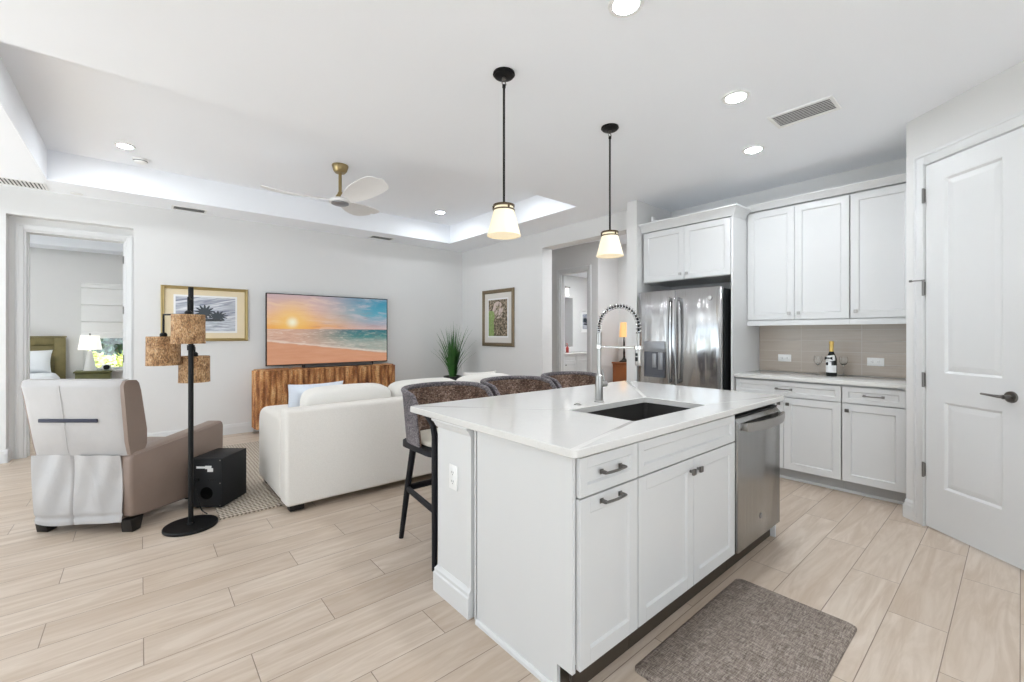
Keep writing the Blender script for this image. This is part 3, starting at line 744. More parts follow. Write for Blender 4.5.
# ------------------------------------------------------------------ pendants
def pendant(x, y, label):
    t = thing('pendant_lamp', label, 'pendant light', (x, y, ZC), 0, 'pendant lamps over the island')
    bm = nb(); lathe(bm, [(.0005, -.0005), (.062, -.0005), (.064, -.010), (.056, -.014), (.056, -.020), (.046, -.026), (.0005, -.027)], n=40)
    obj('canopy', bm, 'black_metal', t)
    bm = nb(); lathe(bm, [(.0005, -.026), (.012, -.027), (.013, -.04), (.007, -.047), (.0005, -.048)], n=16)
    tube(bm, [(.014 * math.cos(a), 0, -.06 + .014 * math.sin(a)) for a in [2 * PI * k / 18 for k in range(18)]], .0028, 8, closed=True)
    obj('hanger_loop', bm, 'pewter', t)
    bm = nb(); cyl(bm, (0, 0, -.066), (0, 0, -.752), .0068, n=14); lathe(bm, [(.0005, -.066), (.010, -.068), (.010, -.085), (.0005, -.087)], n=14)
    obj('rod', bm, 'black_metal', t)
    bm = nb(); zt = -.752
    lathe(bm, [(.0005, zt), (.018, zt), (.02, zt - .010), (.056, zt - .012), (.0625, zt - .012), (.0625, zt - .022), (.03, zt - .023), (.0005, zt - .023)], n=40)
    lathe(bm, [(.0565, zt - .038), (.0635, zt - .038), (.0635, zt - .046), (.0565, zt - .046)], n=40, closed=True)
    for k in range(3):
        a = 2 * PI * k / 3 + .3; ca, sa = math.cos(a), math.sin(a)
        cyl(bm, (.0605 * ca, .0605 * sa, zt - .016), (.0605 * ca, .0605 * sa, zt - .040), .006, n=8)
    obj('shade_holder', bm, 'bronze', t)
    z0, z1 = zt - .0235, zt - .190
    bm = nb(); lathe(bm, [(.0005, z0), (.054, z0), (.0555, z0 - .005), (.0970, z1 + .004), (.0985, z1), (.0960, z1), (.0945, z1 + .004)], n=48); bm.faces.ensure_lookup_table()
    gs = obj('glass_shade', bm, 'pendant_glow', t)
    bm = nb(); lathe(bm, [(.0955, z1 + .0005), (.0935, z1 + .006), (.051, z0 - .008), (.0005, z0 - .006)], n=48)
    bm.faces.ensure_lookup_table(); bmesh.ops.delete(bm, geom=[f for f in bm.faces if len(f.verts) > 4 and f.calc_center_median().z < z1 + .003], context='FACES_ONLY')
    obj('inner_glass', bm, 'pendant_inner', gs, label='inner face of the glass shade')
    bm = nb(); cushion(bm, (0, 0, zt - .10), (.055, .055, .075), p=2.0, n=8); obj('bulb', bm, 'bulb_glow', t)
pendant(1.60, 1.945, 'larger pendant lamp with frosted glass shade nearer the camera')
pendant(2.605, 1.95, 'smaller pendant lamp with frosted glass shade beyond the sink faucet')

# ------------------------------------------------------------------ ceiling fan
t = thing('ceiling_fan', 'three-blade white ceiling fan with brass downrod in the tray ceiling', 'ceiling fan', (1.63, 4.75, ZT))
bm = nb(); lathe(bm, [(.0005, -.0005), (.082, -.0005), (.084, -.012), (.070, -.06), (.052, -.082), (.0005, -.084)], n=40); obj('canopy', bm, 'brass', t)
bm = nb(); cyl(bm, (0, 0, -.08), (0, 0, -.31), .0165, n=18); obj('downrod', bm, 'brass', t)
bm = nb(); lathe(bm, [(.0005, -.285), (.022, -.287), (.026, -.305), (.046, -.335), (.050, -.352), (.0005, -.354)], n=32); obj('coupling', bm, 'brass', t)
bm = nb(); lathe(bm, [(.0005, -.350), (.06, -.352), (.105, -.366), (.118, -.384), (.112, -.402), (.0005, -.404)], n=40); obj('motor_housing', bm, 'fan_white', t)
bm = nb(); lathe(bm, [(.0005, -.402), (.088, -.403), (.088, -.416), (.070, -.424), (.0005, -.426)], n=40); obj('bottom_cap', bm, 'grey_panel', t)
for k, ang in enumerate((-74, 46, 166)):
    bm = nb(); A = math.radians(ang)
    def blade(u, v, A=A):
        r = .085 + .66 * u
        w = (.052 + .085 * math.sin(min(1, u * 1.15) * PI * .62)) * (1 if u < .86 else math.sqrt(max(0.02, 1 - ((u - .86) / .142) ** 2)))
        sweep = -.10 * math.sin(u * PI * .5) + .05 * u
        s_ = (v - .5) * 2 * w + sweep
        pitch = .33 - .16 * u
        z = -.378 + .055 * u * u + (v - .5) * 2 * w * math.sin(-pitch) + .012 * (1 - (2 * v - 1) ** 2)
        x = r; y = s_
        th = .005 * (1 - .6 * u)
        X = x * math.cos(A) - y * math.sin(A); Y = x * math.sin(A) + y * math.cos(A)
        return Vector((X, Y, z + th)), Vector((X, Y, z - th))
    sheet(bm, blade, 26, 8)
    obj('blade', bm, 'fan_white', t)

# ------------------------------------------------------------------ kitchen helpers
def shaker(bm, x0, x1, z0, z1, y=0.0, t=.020, rail=.058, rec=.009):
    b = .0012
    box(bm, x0, x0 + rail, y, y + t, z0, z1, b, 1); box(bm, x1 - rail, x1, y, y + t, z0, z1, b, 1)
    box(bm, x0 + rail - .001, x1 - rail + .001, y, y + t, z0, z0 + rail, b, 1); box(bm, x0 + rail - .001, x1 - rail + .001, y, y + t, z1 - rail, z1, b, 1)
    box(bm, x0 + rail - .004, x1 - rail + .004, y + rec, y + t - .002, z0 + rail - .004, z1 - rail + .004)
    # sloped inner bead
    q = .006
    X0, X1, Z0, Z1 = x0 + rail, x1 - rail, z0 + rail, z1 - rail
    A = [bm.verts.new(p) for p in ((X0, y + .001, Z0), (X1, y + .001, Z0), (X1, y + .001, Z1), (X0, y + .001, Z1))]
    B = [bm.verts.new(p) for p in ((X0 + q, y + rec, Z0 + q), (X1 - q, y + rec, Z0 + q), (X1 - q, y + rec, Z1 - q), (X0 + q, y + rec, Z1 - q))]
    bridge(bm, A, B)
def front(name, parent, x0, x1, z0, z1, rail=.058, mat='cabinet_white'):
    bm = nb(); shaker(bm, x0, x1, z0, z1, rail=rail)
    return obj(name, bm, mat, parent, False)
def pull(parent, x, z, w=.115, vertical=False, mat='pewter'):
    bm = nb(); h = w / 2
    for s_ in (-1, 1):
        box(bm, x + s_ * h - .007, x + s_ * h + .007, -.024, -.0005, z - .006, z + .006, .002)
        box(bm, x + s_ * h - .010, x + s_ * h + .010, -.004, -.0005, z - .009, z + .009, .001)
    pts = [(x - h - .006, -.025, z), (x - h + .012, -.0275, z), (x, -.031, z), (x + h - .012, -.0275, z), (x + h + .006, -.025, z)]
    tube(bm, pts, .0062, 8, flat=.8)
    return obj('handle', bm, mat, parent, label='dark metal bar handle')
def knob(parent, x, z, mat='pewter'):
    bm = nb(); cyl(bm, (x, -.0005, z), (x, -.016, z), .0065, .006, 12); box(bm, x - .014, x + .014, -.027, -.015, z - .014, z + .014, .003)
    return obj('knob', bm, mat, parent, label='square metal knob')
def carcass(parent, x0, x1, y0, y1, z0, z1, mat='cabinet_white', name='carcass'):
    bm = nb(); box(bm, x0, x1, y0, y1, z0, z1, .001, 1); return obj(name, bm, mat, parent, False)

# ------------------------------------------------------------------ island
IY = 1.013                      # door faces look to -y
IX0, IX1, IX2, IX3 = 1.160, 1.541, 2.464, 3.112
CT = 0.914
U = thing('drawer_base_cabinet', 'white island cabinet at the near end with one drawer over one tall door', 'cabinet', (0, IY, 0), 0)
carcass(U, IX0 + .018, IX1 - .001, .040, .587, .105, .881)
bm = nb(); prism(bm, [(.018, .102), (.018, .881), (.588, .881), (.588, 0), (.092, 0), (.092, .102)], 'x', IX0, IX0 + .0175)
obj('end_panel', bm, 'cabinet_white', U, False)
bm = nb(); prism(bm, [(-.012, 0), (0, 0), (0, .022), (-.004, .022), (-.012, .014)], 'y', .094, .588); bmesh.ops.translate(bm, vec=(IX0, 0, 0), verts=bm.verts[:])
obj('shoe_molding', bm, 'trim_white', U, False)
carcass(U, IX0 + .030, IX1 - .0005, .046, .060, 0, .104, 'toe_shadow', 'toe_kick')  # board brought forward and darkened to draw the shadow under the doors
d = front('drawer', U, IX0 + .0215, IX1 - .003, .727, .868, .040); pull(d, (IX0 + IX1) / 2 + .008, .800)
d = front('door', U, IX0 + .0215, IX1 - .003, .112, .720); pull(d, (IX0 + IX1) / 2 + .008, .692)
U = thing('sink_base_cabinet', 'white island sink cabinet with two doors below a wide false drawer front', 'cabinet', (0, IY, 0), 0)
bm = nb()
for a, b, c_, e_, f_, h_ in ((IX1, IX1 + .018, .040, .587, .105, .881), (IX2 - .018, IX2, .040, .587, .105, .881), (IX1 + .018, IX2 - .018, .569, .587, .105, .881), (IX1 + .018, IX2 - .018, .040, .569, .105, .123), (IX1 + .018, IX2 - .018, .040, .055, .700, .880), (IX1 + .018, IX2 - .018, .040, .055, .123, .160), (IX1 + .36, IX2 - .36, .040, .055, .160, .700)):
    box(bm, a, b, c_, e_, f_, h_)
obj('carcass', bm, 'cabinet_white', U, False)
carcass(U, IX1, IX2, .046, .060, 0, .104, 'toe_shadow', 'toe_kick')  # same dark board, painting the shadow below the sink doors
front('false_drawer', U, IX1 + .003, IX2 - .003, .727, .868, .040)
xm = (IX1 + IX2) / 2
d = front('door', U, IX1 + .003, xm - .0015, .112, .720); knob(d, xm - .035, .664)
d = front('door', U, xm + .0015, IX2 - .003, .112, .720); knob(d, xm + .035, .664)
# dishwasher
U = thing('dishwasher', 'stainless steel dishwasher at the far end of the island', 'dishwasher', (0, IY, 0), 0)
bm = nb(); box(bm, IX2 + .006, IX3 - .004, .040, .58, .105, .868); obj('body', bm, 'black_plastic', U, False)
bm = nb(); prism(bm, [(-.012, .112), (-.012, .820), (.010, .846), (.038, .846), (.038, .112)], 'x', IX2 + .009, IX3 - .007, .003)
dw = obj('door', bm, 'steel_dark', U)
bm = nb(); box(bm, IX2 + .012, IX3 - .010, .004, .036, .8465, .8545); box(bm, IX3 - .14, IX3 - .115, .010, .018, .8545, .857)
obj('control_strip', bm, 'black_plastic', U, False)
bm = nb(); zc = .797; hx0, hx1 = IX2 + .062, IX3 - .020
pts = []
for k in range(17):
    q = k / 16; pts.append((hx0 + (hx1 - hx0) * q, -.036 - .042 * math.sin(PI * q) ** .8, zc))
for (p, q) in zip(pts[:-1], pts[1:]): pass
O = []
for p in pts: O.append([bm.verts.new((p[0], p[1] + dy, zc + dz)) for dy, dz in ((-.006, -.024), (-.006, .024), (.006, .024), (.006, -.024))])
for a, b in zip(O[:-1], O[1:]): bridge(bm, a, b)
cap(bm, O[0]); cap(bm, O[-1])
for x in (hx0 + .008, hx1 - .008): box(bm, x - .011, x + .011, -.044, -.0115, zc - .020, zc + .020, .002)
obj('handle', bm, 'nickel', dw, angle=30)
bm = nb(); cx_, cz_ = IX2 + .33, .235; cyl(bm, (cx_, -.0122, cz_), (cx_, -.0142, cz_), .017, n=28); e_ = obj('emblem', bm, 'pewter', dw)
bm = nb(); tube(bm, [(cx_ + .0135 * math.cos(a), -.0146, cz_ + .0135 * math.sin(a)) for a in [2 * PI * k / 28 for k in range(28)]], .0012, 6, closed=True)
tube(bm, [(cx_ - .008, -.0146, cz_ + .004), (cx_ - .006, -.0146, cz_ - .005), (cx_, -.0146, cz_ - .002), (cx_ - .001, -.0146, cz_ + .006), (cx_ + .006, -.0146, cz_ + .006), (cx_ + .003, -.0146, cz_), (cx_ + .008, -.0146, cz_ - .006)], .0011, 6)
obj('emblem_script', bm, 'chrome', dw)
carcass(U, IX2 + .0005, IX3 - .004, .046, .060, 0.0, .104, 'toe_shadow', 'toe_kick')  # dark board carries the painted shadow on below the dishwasher
# island end panel past the dishwasher, knee wall behind the cabinets
U = thing('island_end_panel', 'narrow white panel closing the far end of the island beside the dishwasher', 'panel', (0, IY, 0), 0)
bm = nb(); box(bm, IX3 - .003, IX3 + .016, .018, .588, .0, .881, .001, 1); obj('panel', bm, 'cabinet_white', U, False)
KY0, KY1 = 1.648, 1.940
U = thing('knee_wall', 'white knee wall under the island overhang with moulded cap and base', 'half wall', (0, 0, 0), 0)
bm = nb(); box(bm, 1.158, IX3 + .012, KY0, KY1, 0, .881); box(bm, 1.270, IX3, 1.603, KY0, 0, .875); box(bm, 1.166, 1.270, 1.620, 1.631, 0, .87)
obj('wall_body', bm, 'trim_white', U, False)
bm = nb()
PR = [(0, 0), (.018, 0), (.018, .092), (.013, .100), (.013, .114), (.007, .122), (.0, .132)]
def wrap(bm, prof, x0, x1, y0, y1, z0, mir=1):
    rings = []
    for o_, z in prof:
        rings.append([bm.verts.new(q) for q in ((x0 - o_, y0 - .0, z0 + mir * z), (x1 + o_, y0 - .0, z0 + mir * z), (x1 + o_, y1 + o_, z0 + mir * z), (x0 - o_, y1 + o_, z0 + mir * z))])
    for a, b in zip(rings[:-1], rings[1:]): bridge(bm, a, b)
    cap(bm, rings[0]); cap(bm, rings[-1])
wrap(bm, PR[1:-1] + [(.001, .132)], 1.158, IX3 + .012, KY0 - .002, KY1, 0)
obj('base_molding', bm, 'trim_white', U, False)
bm = nb(); wrap(bm, [(.024, 0), (.024, .012), (.016, .018), (.010, .034), (.006, .040), (.001, .046)], 1.158, IX3 + .012, KY0 - .002, KY1, .8812, -1)
obj('cap_molding', bm, 'trim_white', U, False)

def outlet(loc, rz, label, vertical, group=None):
    t = thing('wall_outlet', label, 'outlet', loc, rz, group)
    w_, h_ = (.072, .118) if vertical else (.118, .072)
    bm = nb(); box(bm, -w_ / 2, w_ / 2, -.006, -.0004, -h_ / 2, h_ / 2, .002); obj('cover_plate', bm, 'white_plastic', t)
    for s_ in (-1, 1):
        cx_, cz_ = (0, s_ * .0215) if vertical else (s_ * .0215, 0)
        bm = nb(); cushion(bm, (cx_, -.0062, cz_), (.030, .004, .030) , p=3.2, n=6); so = obj('socket', bm, 'white_plastic', t)
        bm = nb()
        for k in (-1, 1):
            if vertical: box(bm, cx_ + k * .0065 - .0012, cx_ + k * .0065 + .0012, -.0088, -.0078, cz_ - .001, cz_ + .008)
            else: box(bm, cx_ - .001, cx_ + .008, -.0088, -.0078, cz_ + k * .0065 - .0012, cz_ + k * .0065 + .0012)
        if vertical: box(bm, cx_ - .002, cx_ + .002, -.0088, -.0078, cz_ - .010, cz_ - .006)
        else: box(bm, cx_ - .010, cx_ - .006, -.0088, -.0078, cz_ - .002, cz_ + .002)
        obj('slots', bm, 'vent_dark', so, False)
outlet((1.158, 1.790, .615), -PI / 2, 'white vertical outlet on the end of the island knee wall', True)

# worktop with an undermount cut-out
def rrect(x0, x1, y0, y1, r, n=6):
    pts = []
    for cx_, cy_, a0 in ((x1 - r, y1 - r, 0), (x0 + r, y1 - r, 90), (x0 + r, y0 + r, 180), (x1 - r, y0 + r, 270)):
        for k in range(n + 1):
            a = math.radians(a0 + 90 * k / n); pts.append((cx_ + r * math.cos(a), cy_ + r * math.sin(a)))
    return pts
SX0, SX1, SYa, SYb = 1.705, 2.405, 1.142, 1.532
bm = nb()
oa = rrect(1.122, 3.152, .986, 2.188, .022); ia = rrect(SX0, SX1, SYa, SYb, .018)
def loop(pts, z): return [bm.verts.new((p[0], p[1], z)) for p in pts]
e = .003
oi = rrect(1.122 + e, 3.152 - e, .986 + e, 2.188 - e, .022)
L = [loop(ia, CT - .0315), loop(oi, CT - .0315), loop(oa, CT - .0315 + e), loop(oa, CT - e), loop(oi, CT), loop(rrect(SX0 - .002, SX1 + .002, SYa - .002, SYb + .002, .018), CT), loop(ia, CT - .002)]
for a, b in zip(L[:-1], L[1:]): bridge(bm, a, b)
bridge(bm, L[-1], L[0])
tag(obj('island_countertop', bm, 'quartz'), 'pale speckled quartz worktop of the island with a sink cut-out', 'countertop')
# sink
U = thing('kitchen_sink', 'black undermount sink in the island worktop', 'sink', ((SX0 + SX1) / 2, (SYa + SYb) / 2, CT - .032))
bm = nb(); sx, sy = (SX1 - SX0) / 2 + .006, (SYb - SYa) / 2 + .006
def lp(hx, hy, r, z): return [bm.verts.new((p[0], p[1], z)) for p in rrect(-hx, hx, -hy, hy, r)]
rg = [lp(sx + .02, sy + .02, .02, -.001), lp(sx, sy, .03, -.001), lp(sx - .004, sy - .004, .03, -.195), lp(sx - .03, sy - .03, .03, -.212), lp(.06, .06, .05, -.218)]
for a, b in zip(rg[:-1], rg[1:]): bridge(bm, a, b)
cap(bm, rg[-1])
rg2 = [lp(sx + .02, sy + .02, .02, -.006), lp(sx + .006, sy + .006, .03, -.008), lp(sx + .003, sy + .003, .03, -.2), lp(sx - .02, sy - .02, .03, -.224), lp(.06, .06, .05, -.228)]
for a, b in zip(rg2[:-1], rg2[1:]): bridge(bm, a, b)
cap(bm, rg2[-1]); bridge(bm, rg[0], rg2[0])
obj('basin', bm, 'sink_black', U)
bm = nb(); lathe(bm, [(.0005, -.2175), (.045, -.2175), (.043, -.2145), (.03, -.2150), (.0005, -.2165)], n=28); obj('drain', bm, 'pewter', U)
t = thing('disposal_button', 'small round metal air switch set in the island worktop left of the sink', 'button', (1.86, 1.612, CT))
bm = nb(); lathe(bm, [(.0005, .0003), (.021, .0003), (.020, .006), (.0005, .0062)], n=24); obj('flange', bm, 'nickel', t)
bm = nb(); lathe(bm, [(.0005, .006), (.012, .006), (.011, .010), (.0005, .0105)], n=20); obj('push_cap', bm, 'nickel', t)
# faucet
t = thing('faucet', 'brushed nickel kitchen faucet with an arched spring coil', 'faucet', (2.035, 1.600, CT))
bm = nb(); lathe(bm, [(.0005, .0003), (.029, .0003), (.029, .006), (.0225, .010), (.0225, .155), (.0175, .160), (.0005, .161)], n=32); obj('base', bm, 'nickel', t)
bm = nb(); cyl(bm, (0, 0, .160), (0, 0, .335), .0125, n=20); obj('riser', bm, 'nickel', t)
bm = nb(); lathe(bm, [(.0005, .335), (.0165, .336), (.0165, .405), (.0005, .406)], n=24); obj('collar', bm, 'nickel', t)
bm = nb(); cyl(bm, (.018, 0, .100), (.062, 0, .100), .0175, .0165, 20); obj('valve', bm, 'nickel', t)
bm = nb(); tube(bm, [(.050, 0, .112), (.046, .004, .15), (.040, .008, .190)], .0055, 10, radii=[.006, .0055, .005]); obj('lever', bm, 'nickel', t)
# arch centre line in the plane x = 0 going towards -y
RA = .132
def arch(q):
    if q < .12: return Vector((0, 0, .405 + .035 * q / .12))
    a = (q - .12) / .80
    if a <= 1: return Vector((0, -RA + RA * math.cos(PI * a), .440 + .113 * math.sin(PI * a)))
    return Vector((0, -2 * RA, .440 - .045 * (q - .92) / .08))
bm = nb(); tube(bm, [arch(k / 48) for k in range(49)], .0062, 10); obj('hose', bm, 'black_metal', t)
bm = nb(); N = 900; turns = 26; pts = []
for k in range(N + 1):
    q = k / N; p = arch(q); d_ = (arch(min(1, q + .002)) - arch(max(0, q - .002))).normalized()
    a = Vector((1, 0, 0)); b = d_.cross(a); ph = 2 * PI * turns * q
    pts.append(p + (a * math.cos(ph) + b * math.sin(ph)) * .0128)
tube(bm, pts, .0028, 6); obj('spring_coil', bm, 'chrome', t)
bm = nb(); yh = -2 * RA
cyl(bm, (0, yh, .400), (0, yh, .330), .0065, n=14); lathe(bm, [(.0005, .335), (.011, .333), (.015, .322), (.0185, .310), (.0185, .232), (.0165, .226), (.0005, .225)], 0, yh, 24)
sp = obj('spray_head', bm, 'nickel', t)
bm = nb(); box(bm, -.0215, -.0165, yh - .008, yh + .008, .250, .272, .003); box(bm, -.0215, -.0165, yh - .007, yh + .007, .278, .294, .003); obj('spray_buttons', bm, 'black_plastic', sp)
bm = nb(); tube(bm, [(0, 0, .322), (0, yh * .5, .322), (0, yh + .020, .322)], .0075, 10); lathe(bm, [(.0195, .314), (.0235, .314), (.0235, .332), (.0195, .332)], 0, yh, 24, closed=True); lathe(bm, [(.0126, .312), (.0175, .312), (.0175, .332), (.0126, .332)], 0, 0, 24, closed=True)
obj('support_arm', bm, 'chrome', t)

# ------------------------------------------------------------------ kitchen wall units (local x runs to -y, front faces -x)
RZ = -PI / 2
YT = 1.800                      # left end of the run, at the refrigerator panel
FXF = 4.367                     # base door faces
def ly(y): return YT - y
U = thing('wide_base_cabinet', 'wide white base cabinet beside the fridge panel with one drawer over two doors', 'cabinet', (FXF, YT, 0), RZ, 'kitchen base cabinets')
w1 = ly(.957)
carcass(U, .003, w1, .040, XK - FXF - .003, .102, .897)
carcass(U, .003, w1, .092, .108, 0, .102, 'toe_grey', 'toe_kick')
d = front('drawer', U, .012, w1 - .004, .752, .882, .038); pull(d, w1 / 2, .818, .115)
d = front('door', U, .012, w1 / 2 - .0015, .112, .744); knob(d, w1 / 2 - .035, .690)
d = front('door', U, w1 / 2 + .0015, w1 - .004, .112, .744); knob(d, w1 / 2 + .035, .690)
U = thing('narrow_base_cabinet', 'narrow white base cabinet beside the pantry door with one drawer over one door', 'cabinet', (FXF, YT, 0), RZ, 'kitchen base cabinets')
x0, x1 = w1 + .001, ly(.548)
carcass(U, x0, x1, .040, XK - FXF - .003, .102, .897)
carcass(U, x0, x1, .092, .108, 0, .102, 'toe_grey', 'toe_kick')
d = front('drawer', U, x0 + .004, x1 - .014, .752, .882, .038); pull(d, (x0 + x1) / 2, .818, .115)
d = front('door', U, x0 + .004, x1 - .014, .112, .744); knob(d, x0 + .038, .690)
bm = nb(); prism(bm, [(.078, 0), (.091, 0), (.091, .020), (.087, .020), (.078, .012)], 'x', .01, x1 - .02)
o = tag(obj('shoe_molding', bm, 'trim_white', smooth=False), 'white shoe molding along the foot of the kitchen base cabinets', 'molding'); o.location = (FXF, YT, 0); o.rotation_euler = (0, 0, RZ)
bm = nb(); box(bm, .003, ly(.540), -.025, XK - FXF - .004, .8985, .930, .003)
o = tag(obj('kitchen_countertop', bm, 'quartz'), 'pale quartz worktop along the kitchen wall under the wine bottle', 'countertop'); o.location = (FXF, YT, 0); o.rotation_euler = (0, 0, RZ)
bm = nb(); box(bm, .003, ly(.5365), -.010, -.0008, .931, 1.398)
o = tag(obj('tile_backsplash', bm, 'splash_tile', smooth=False), 'taupe tiled backsplash between worktop and wall cabinets', 'backsplash', kind='structure'); o.location = (XK, YT, 0); o.rotation_euler = (0, 0, RZ)
outlet((XK - .0105, 1.560, 1.067), RZ, 'white outlet on the backsplash at the left of the wine bottle', False, 'backsplash outlets')
outlet((XK - .0105, .842, 1.062), RZ, 'white outlet on the backsplash at the right near the pantry door', False, 'backsplash outlets')

def crown(bm, x0, x1, y0, y1, z0, z1, out, ret=0.0):
    """flared cap over a cabinet top, front on -y; ret = how far back the right-hand return runs"""
    def R(o_, z):
        p = [(x0, y0 - o_, z), (x1 + (o_ if ret else 0), y0 - o_, z)]
        if ret: p += [(x1 + o_, y0 + ret, z), (x1, y0 + ret, z)]
        p += [(x1, y1, z), (x0, y1, z)]
        return [bm.verts.new(q) for q in p]
    h = z1 - z0
    rs = [R(.002, z0), R(.006, z0 + h * .12), R(out * .45, z0 + h * .45), R(out * .9, z0 + h * .80), R(out, z0 + h * .82), R(out, z1)]
    for a, b in zip(rs[:-1], rs[1:]): bridge(bm, a, b)
    cap(bm, rs[0]); cap(bm, rs[-1])
FXU = 4.655
U = thing('double_wall_cabinet', 'white two-door wall cabinet beside the fridge panel', 'cabinet', (FXU, YT, 0), RZ, 'kitchen wall cabinets')
ux1 = ly(.962)
carcass(U, .003, ux1 - .0005, .036, XK - FXU - .003, 1.400, 2.530)
d = front('door', U, .006, ux1 / 2 - .001, 1.447, 2.512); knob(d, ux1 / 2 - .040, 1.505, 'nickel')
d = front('door', U, ux1 / 2 + .002, ux1 - .004, 1.447, 2.512); knob(d, ux1 / 2 + .040, 1.505, 'nickel')
bm = nb(); box(bm, .003, ux1 - .0005, .001, .020, 1.392, 1.440, .001, 1); obj('light_rail', bm, 'cabinet_white', U, False)
U2 = thing('single_wall_cabinet', 'white single-door wall cabinet beside the pantry wall', 'cabinet', (FXU, YT, 0), RZ, 'kitchen wall cabinets')
ux2 = ly(.541)
carcass(U2, ux1 + .0005, ux2, .036, XK - FXU - .003, 1.400, 2.530)
d = front('door', U2, ux1 + .005, ux2 - .006, 1.447, 2.512); knob(d, ux1 + .045, 1.505, 'nickel')
bm = nb(); box(bm, ux1 + .0005, ux2, .001, .020, 1.392, 1.440, .001, 1); obj('light_rail', bm, 'cabinet_white', U2, False)
bm = nb(); crown(bm, .003, ux2 - .001, .0, XK - FXU - .003, 2.531, 2.592, .045)
o = tag(obj('crown_molding', bm, 'cabinet_white', smooth=False), 'white crown molding along the top of the wall cabinets', 'molding'); o.location = (FXU, YT, 0); o.rotation_euler = (0, 0, RZ)
# refrigerator surround
FXP = 4.338
U = thing('fridge_cabinet', 'white cabinet over the refrigerator with two doors, crown and a tall side panel', 'cabinet', (FXP, 2.81, 0), RZ)
fw = 2.81 - 1.822
bm = nb(); box(bm, fw, fw + .0205, .0, XK - FXP - .003, 0, 2.452, .001, 1); obj('side_panel', bm, 'cabinet_white', U, False)
carcass(U, .003, fw - .0005, .036, XK - FXP - .003, 1.886, 2.452)
d = front('door', U, .030, .040 + (fw - .05) / 2, 1.890, 2.440); knob(d, .040 + (fw - .05) / 2 - .035, 1.944, 'nickel')
d = front('door', U, .043 + (fw - .05) / 2, fw - .006, 1.890, 2.440); knob(d, .043 + (fw - .05) / 2 + .035, 1.944, 'nickel')
bm = nb(); crown(bm, .003, fw + .0205, .0, XK - FXP - .003, 2.4525, 2.545, .06, .268); obj('crown', bm, 'cabinet_white', U, False)
t = thing('adapter_box', 'small white box standing on top of the cabinet over the fridge', 'box', (4.46, 2.735, 2.5455))
bm = nb(); box(bm, -.03, .03, -.012, .012, 0, .10, .006); obj('body', bm, 'white_plastic', t)
bm = nb(); box(bm, -.012, .012, -.05, -.013, 0, .06, .006); obj('plug', bm, 'white_plastic', t)
# refrigerator
FRX = 4.205
U = thing('refrigerator', 'stainless steel french-door refrigerator with a water dispenser', 'refrigerator', (FRX, 2.772, 0), RZ)
FW = .912
bm = nb(); box(bm, .004, FW - .004, .075, .76, .02, 1.755, .004); obj('body', bm, 'black_plastic', U)
sm_ = .437
def fdoor(x0, x1, z0, z1):
    bm = nb()
    n = 10; rows = []
    for k in range(n + 1):
        q = k / n; x = x0 + (x1 - x0) * q
        y = .012 - .012 * (1 - (2 * q - 1) ** 2) + .004 * (abs(2 * q - 1) ** 8)
        rows.append((x, y))
    poly = rows + [(x1, .07), (x0, .07)]
    prism(bm, poly, 'z', z0, z1, .0025, 2)
    return bm
dl = obj('door', fdoor(.002, sm_ - .002, .70, 1.768), 'steel_brushed', U)
dr = obj('door', fdoor(sm_ + .002, FW - .002, .70, 1.768), 'steel_brushed', U)
fz = obj('freezer_drawer', fdoor(.002, FW - .002, .085, .692), 'steel_brushed', U)
bm = nb(); box(bm, .01, FW - .01, .05, .07, .02, .083); obj('grille', bm, 'black_plastic', U, False)
def vhandle(x, parent, z0=.80, z1=1.69):
    bm = nb(); pts = []
    for k in range(15):
        q = k / 14; pts.append((x, -.030 - .026 * math.sin(PI * q), z0 + (z1 - z0) * q))
    tube(bm, pts, .019, 10, flat=.55)
    for z in (z0 + .02, z1 - .02): box(bm, x - .014, x + .014, -.036, .006, z - .018, z + .018, .004)
    return obj('handle', bm, 'steel_dark', parent)
vhandle(sm_ - .042, dl); vhandle(sm_ + .042, dr)
bm = nb(); pts = [(.08 + .75 * k / 14, -.030 - .03 * math.sin(PI * k / 14), .63) for k in range(15)]; tube(bm, pts, .017, 10, flat=.6)
for x in (.09, .82): box(bm, x - .018, x + .018, -.036, .006, .617, .643, .004)
obj('handle', bm, 'nickel', fz)
bm = nb(); x0, x1 = .085, .335
box(bm, x0, x1, -.008, .004, 1.120, 1.232, .004); dp = obj('dispenser_panel', bm, 'grey_panel', dl)
bm = nb()
for a, b, c_, e_ in ((x0, x0 + .012, .846, 1.119), (x1 - .012, x1, .846, 1.119), (x0 + .012, x1 - .012, .846, .866)): box(bm, a, b, -.008, .004, c_, e_, .002)
box(bm, x0 + .012, x1 - .012, -.001, .0035, .866, 1.119)
dv = obj('dispenser_bay', bm, 'bay_grey', dl)
bm = nb(); box(bm, x0 + .10, x0 + .15, -.012, -.0015, .95, 1.10, .004); box(bm, x0 + .17, x0 + .225, -.010, -.0015, .93, 1.115, .003); obj('dispenser_paddle', bm, 'grey_panel', dl)
cx_, cz_ = FW - .105, 1.662
bm = nb(); cyl(bm, (cx_, -.0005, cz_), (cx_, -.0055, cz_), .020, n=28); obj('emblem', bm, 'nickel', dr)
bm = nb(); tube(bm, [(cx_ + .0165 * math.cos(a), -.006, cz_ + .0165 * math.sin(a)) for a in [2 * PI * k / 28 for k in range(28)]], .0014, 6, closed=True)
tube(bm, [(cx_ - .010, -.006, cz_ + .005), (cx_ - .007, -.006, cz_ - .006), (cx_, -.006, cz_ - .002), (cx_ - .001, -.006, cz_ + .008), (cx_ + .007, -.006, cz_ + .007), (cx_ + .003, -.006, cz_), (cx_ + .010, -.006, cz_ - .008)], .0013, 6)
obj('emblem_script', bm, 'white_plastic', dr)

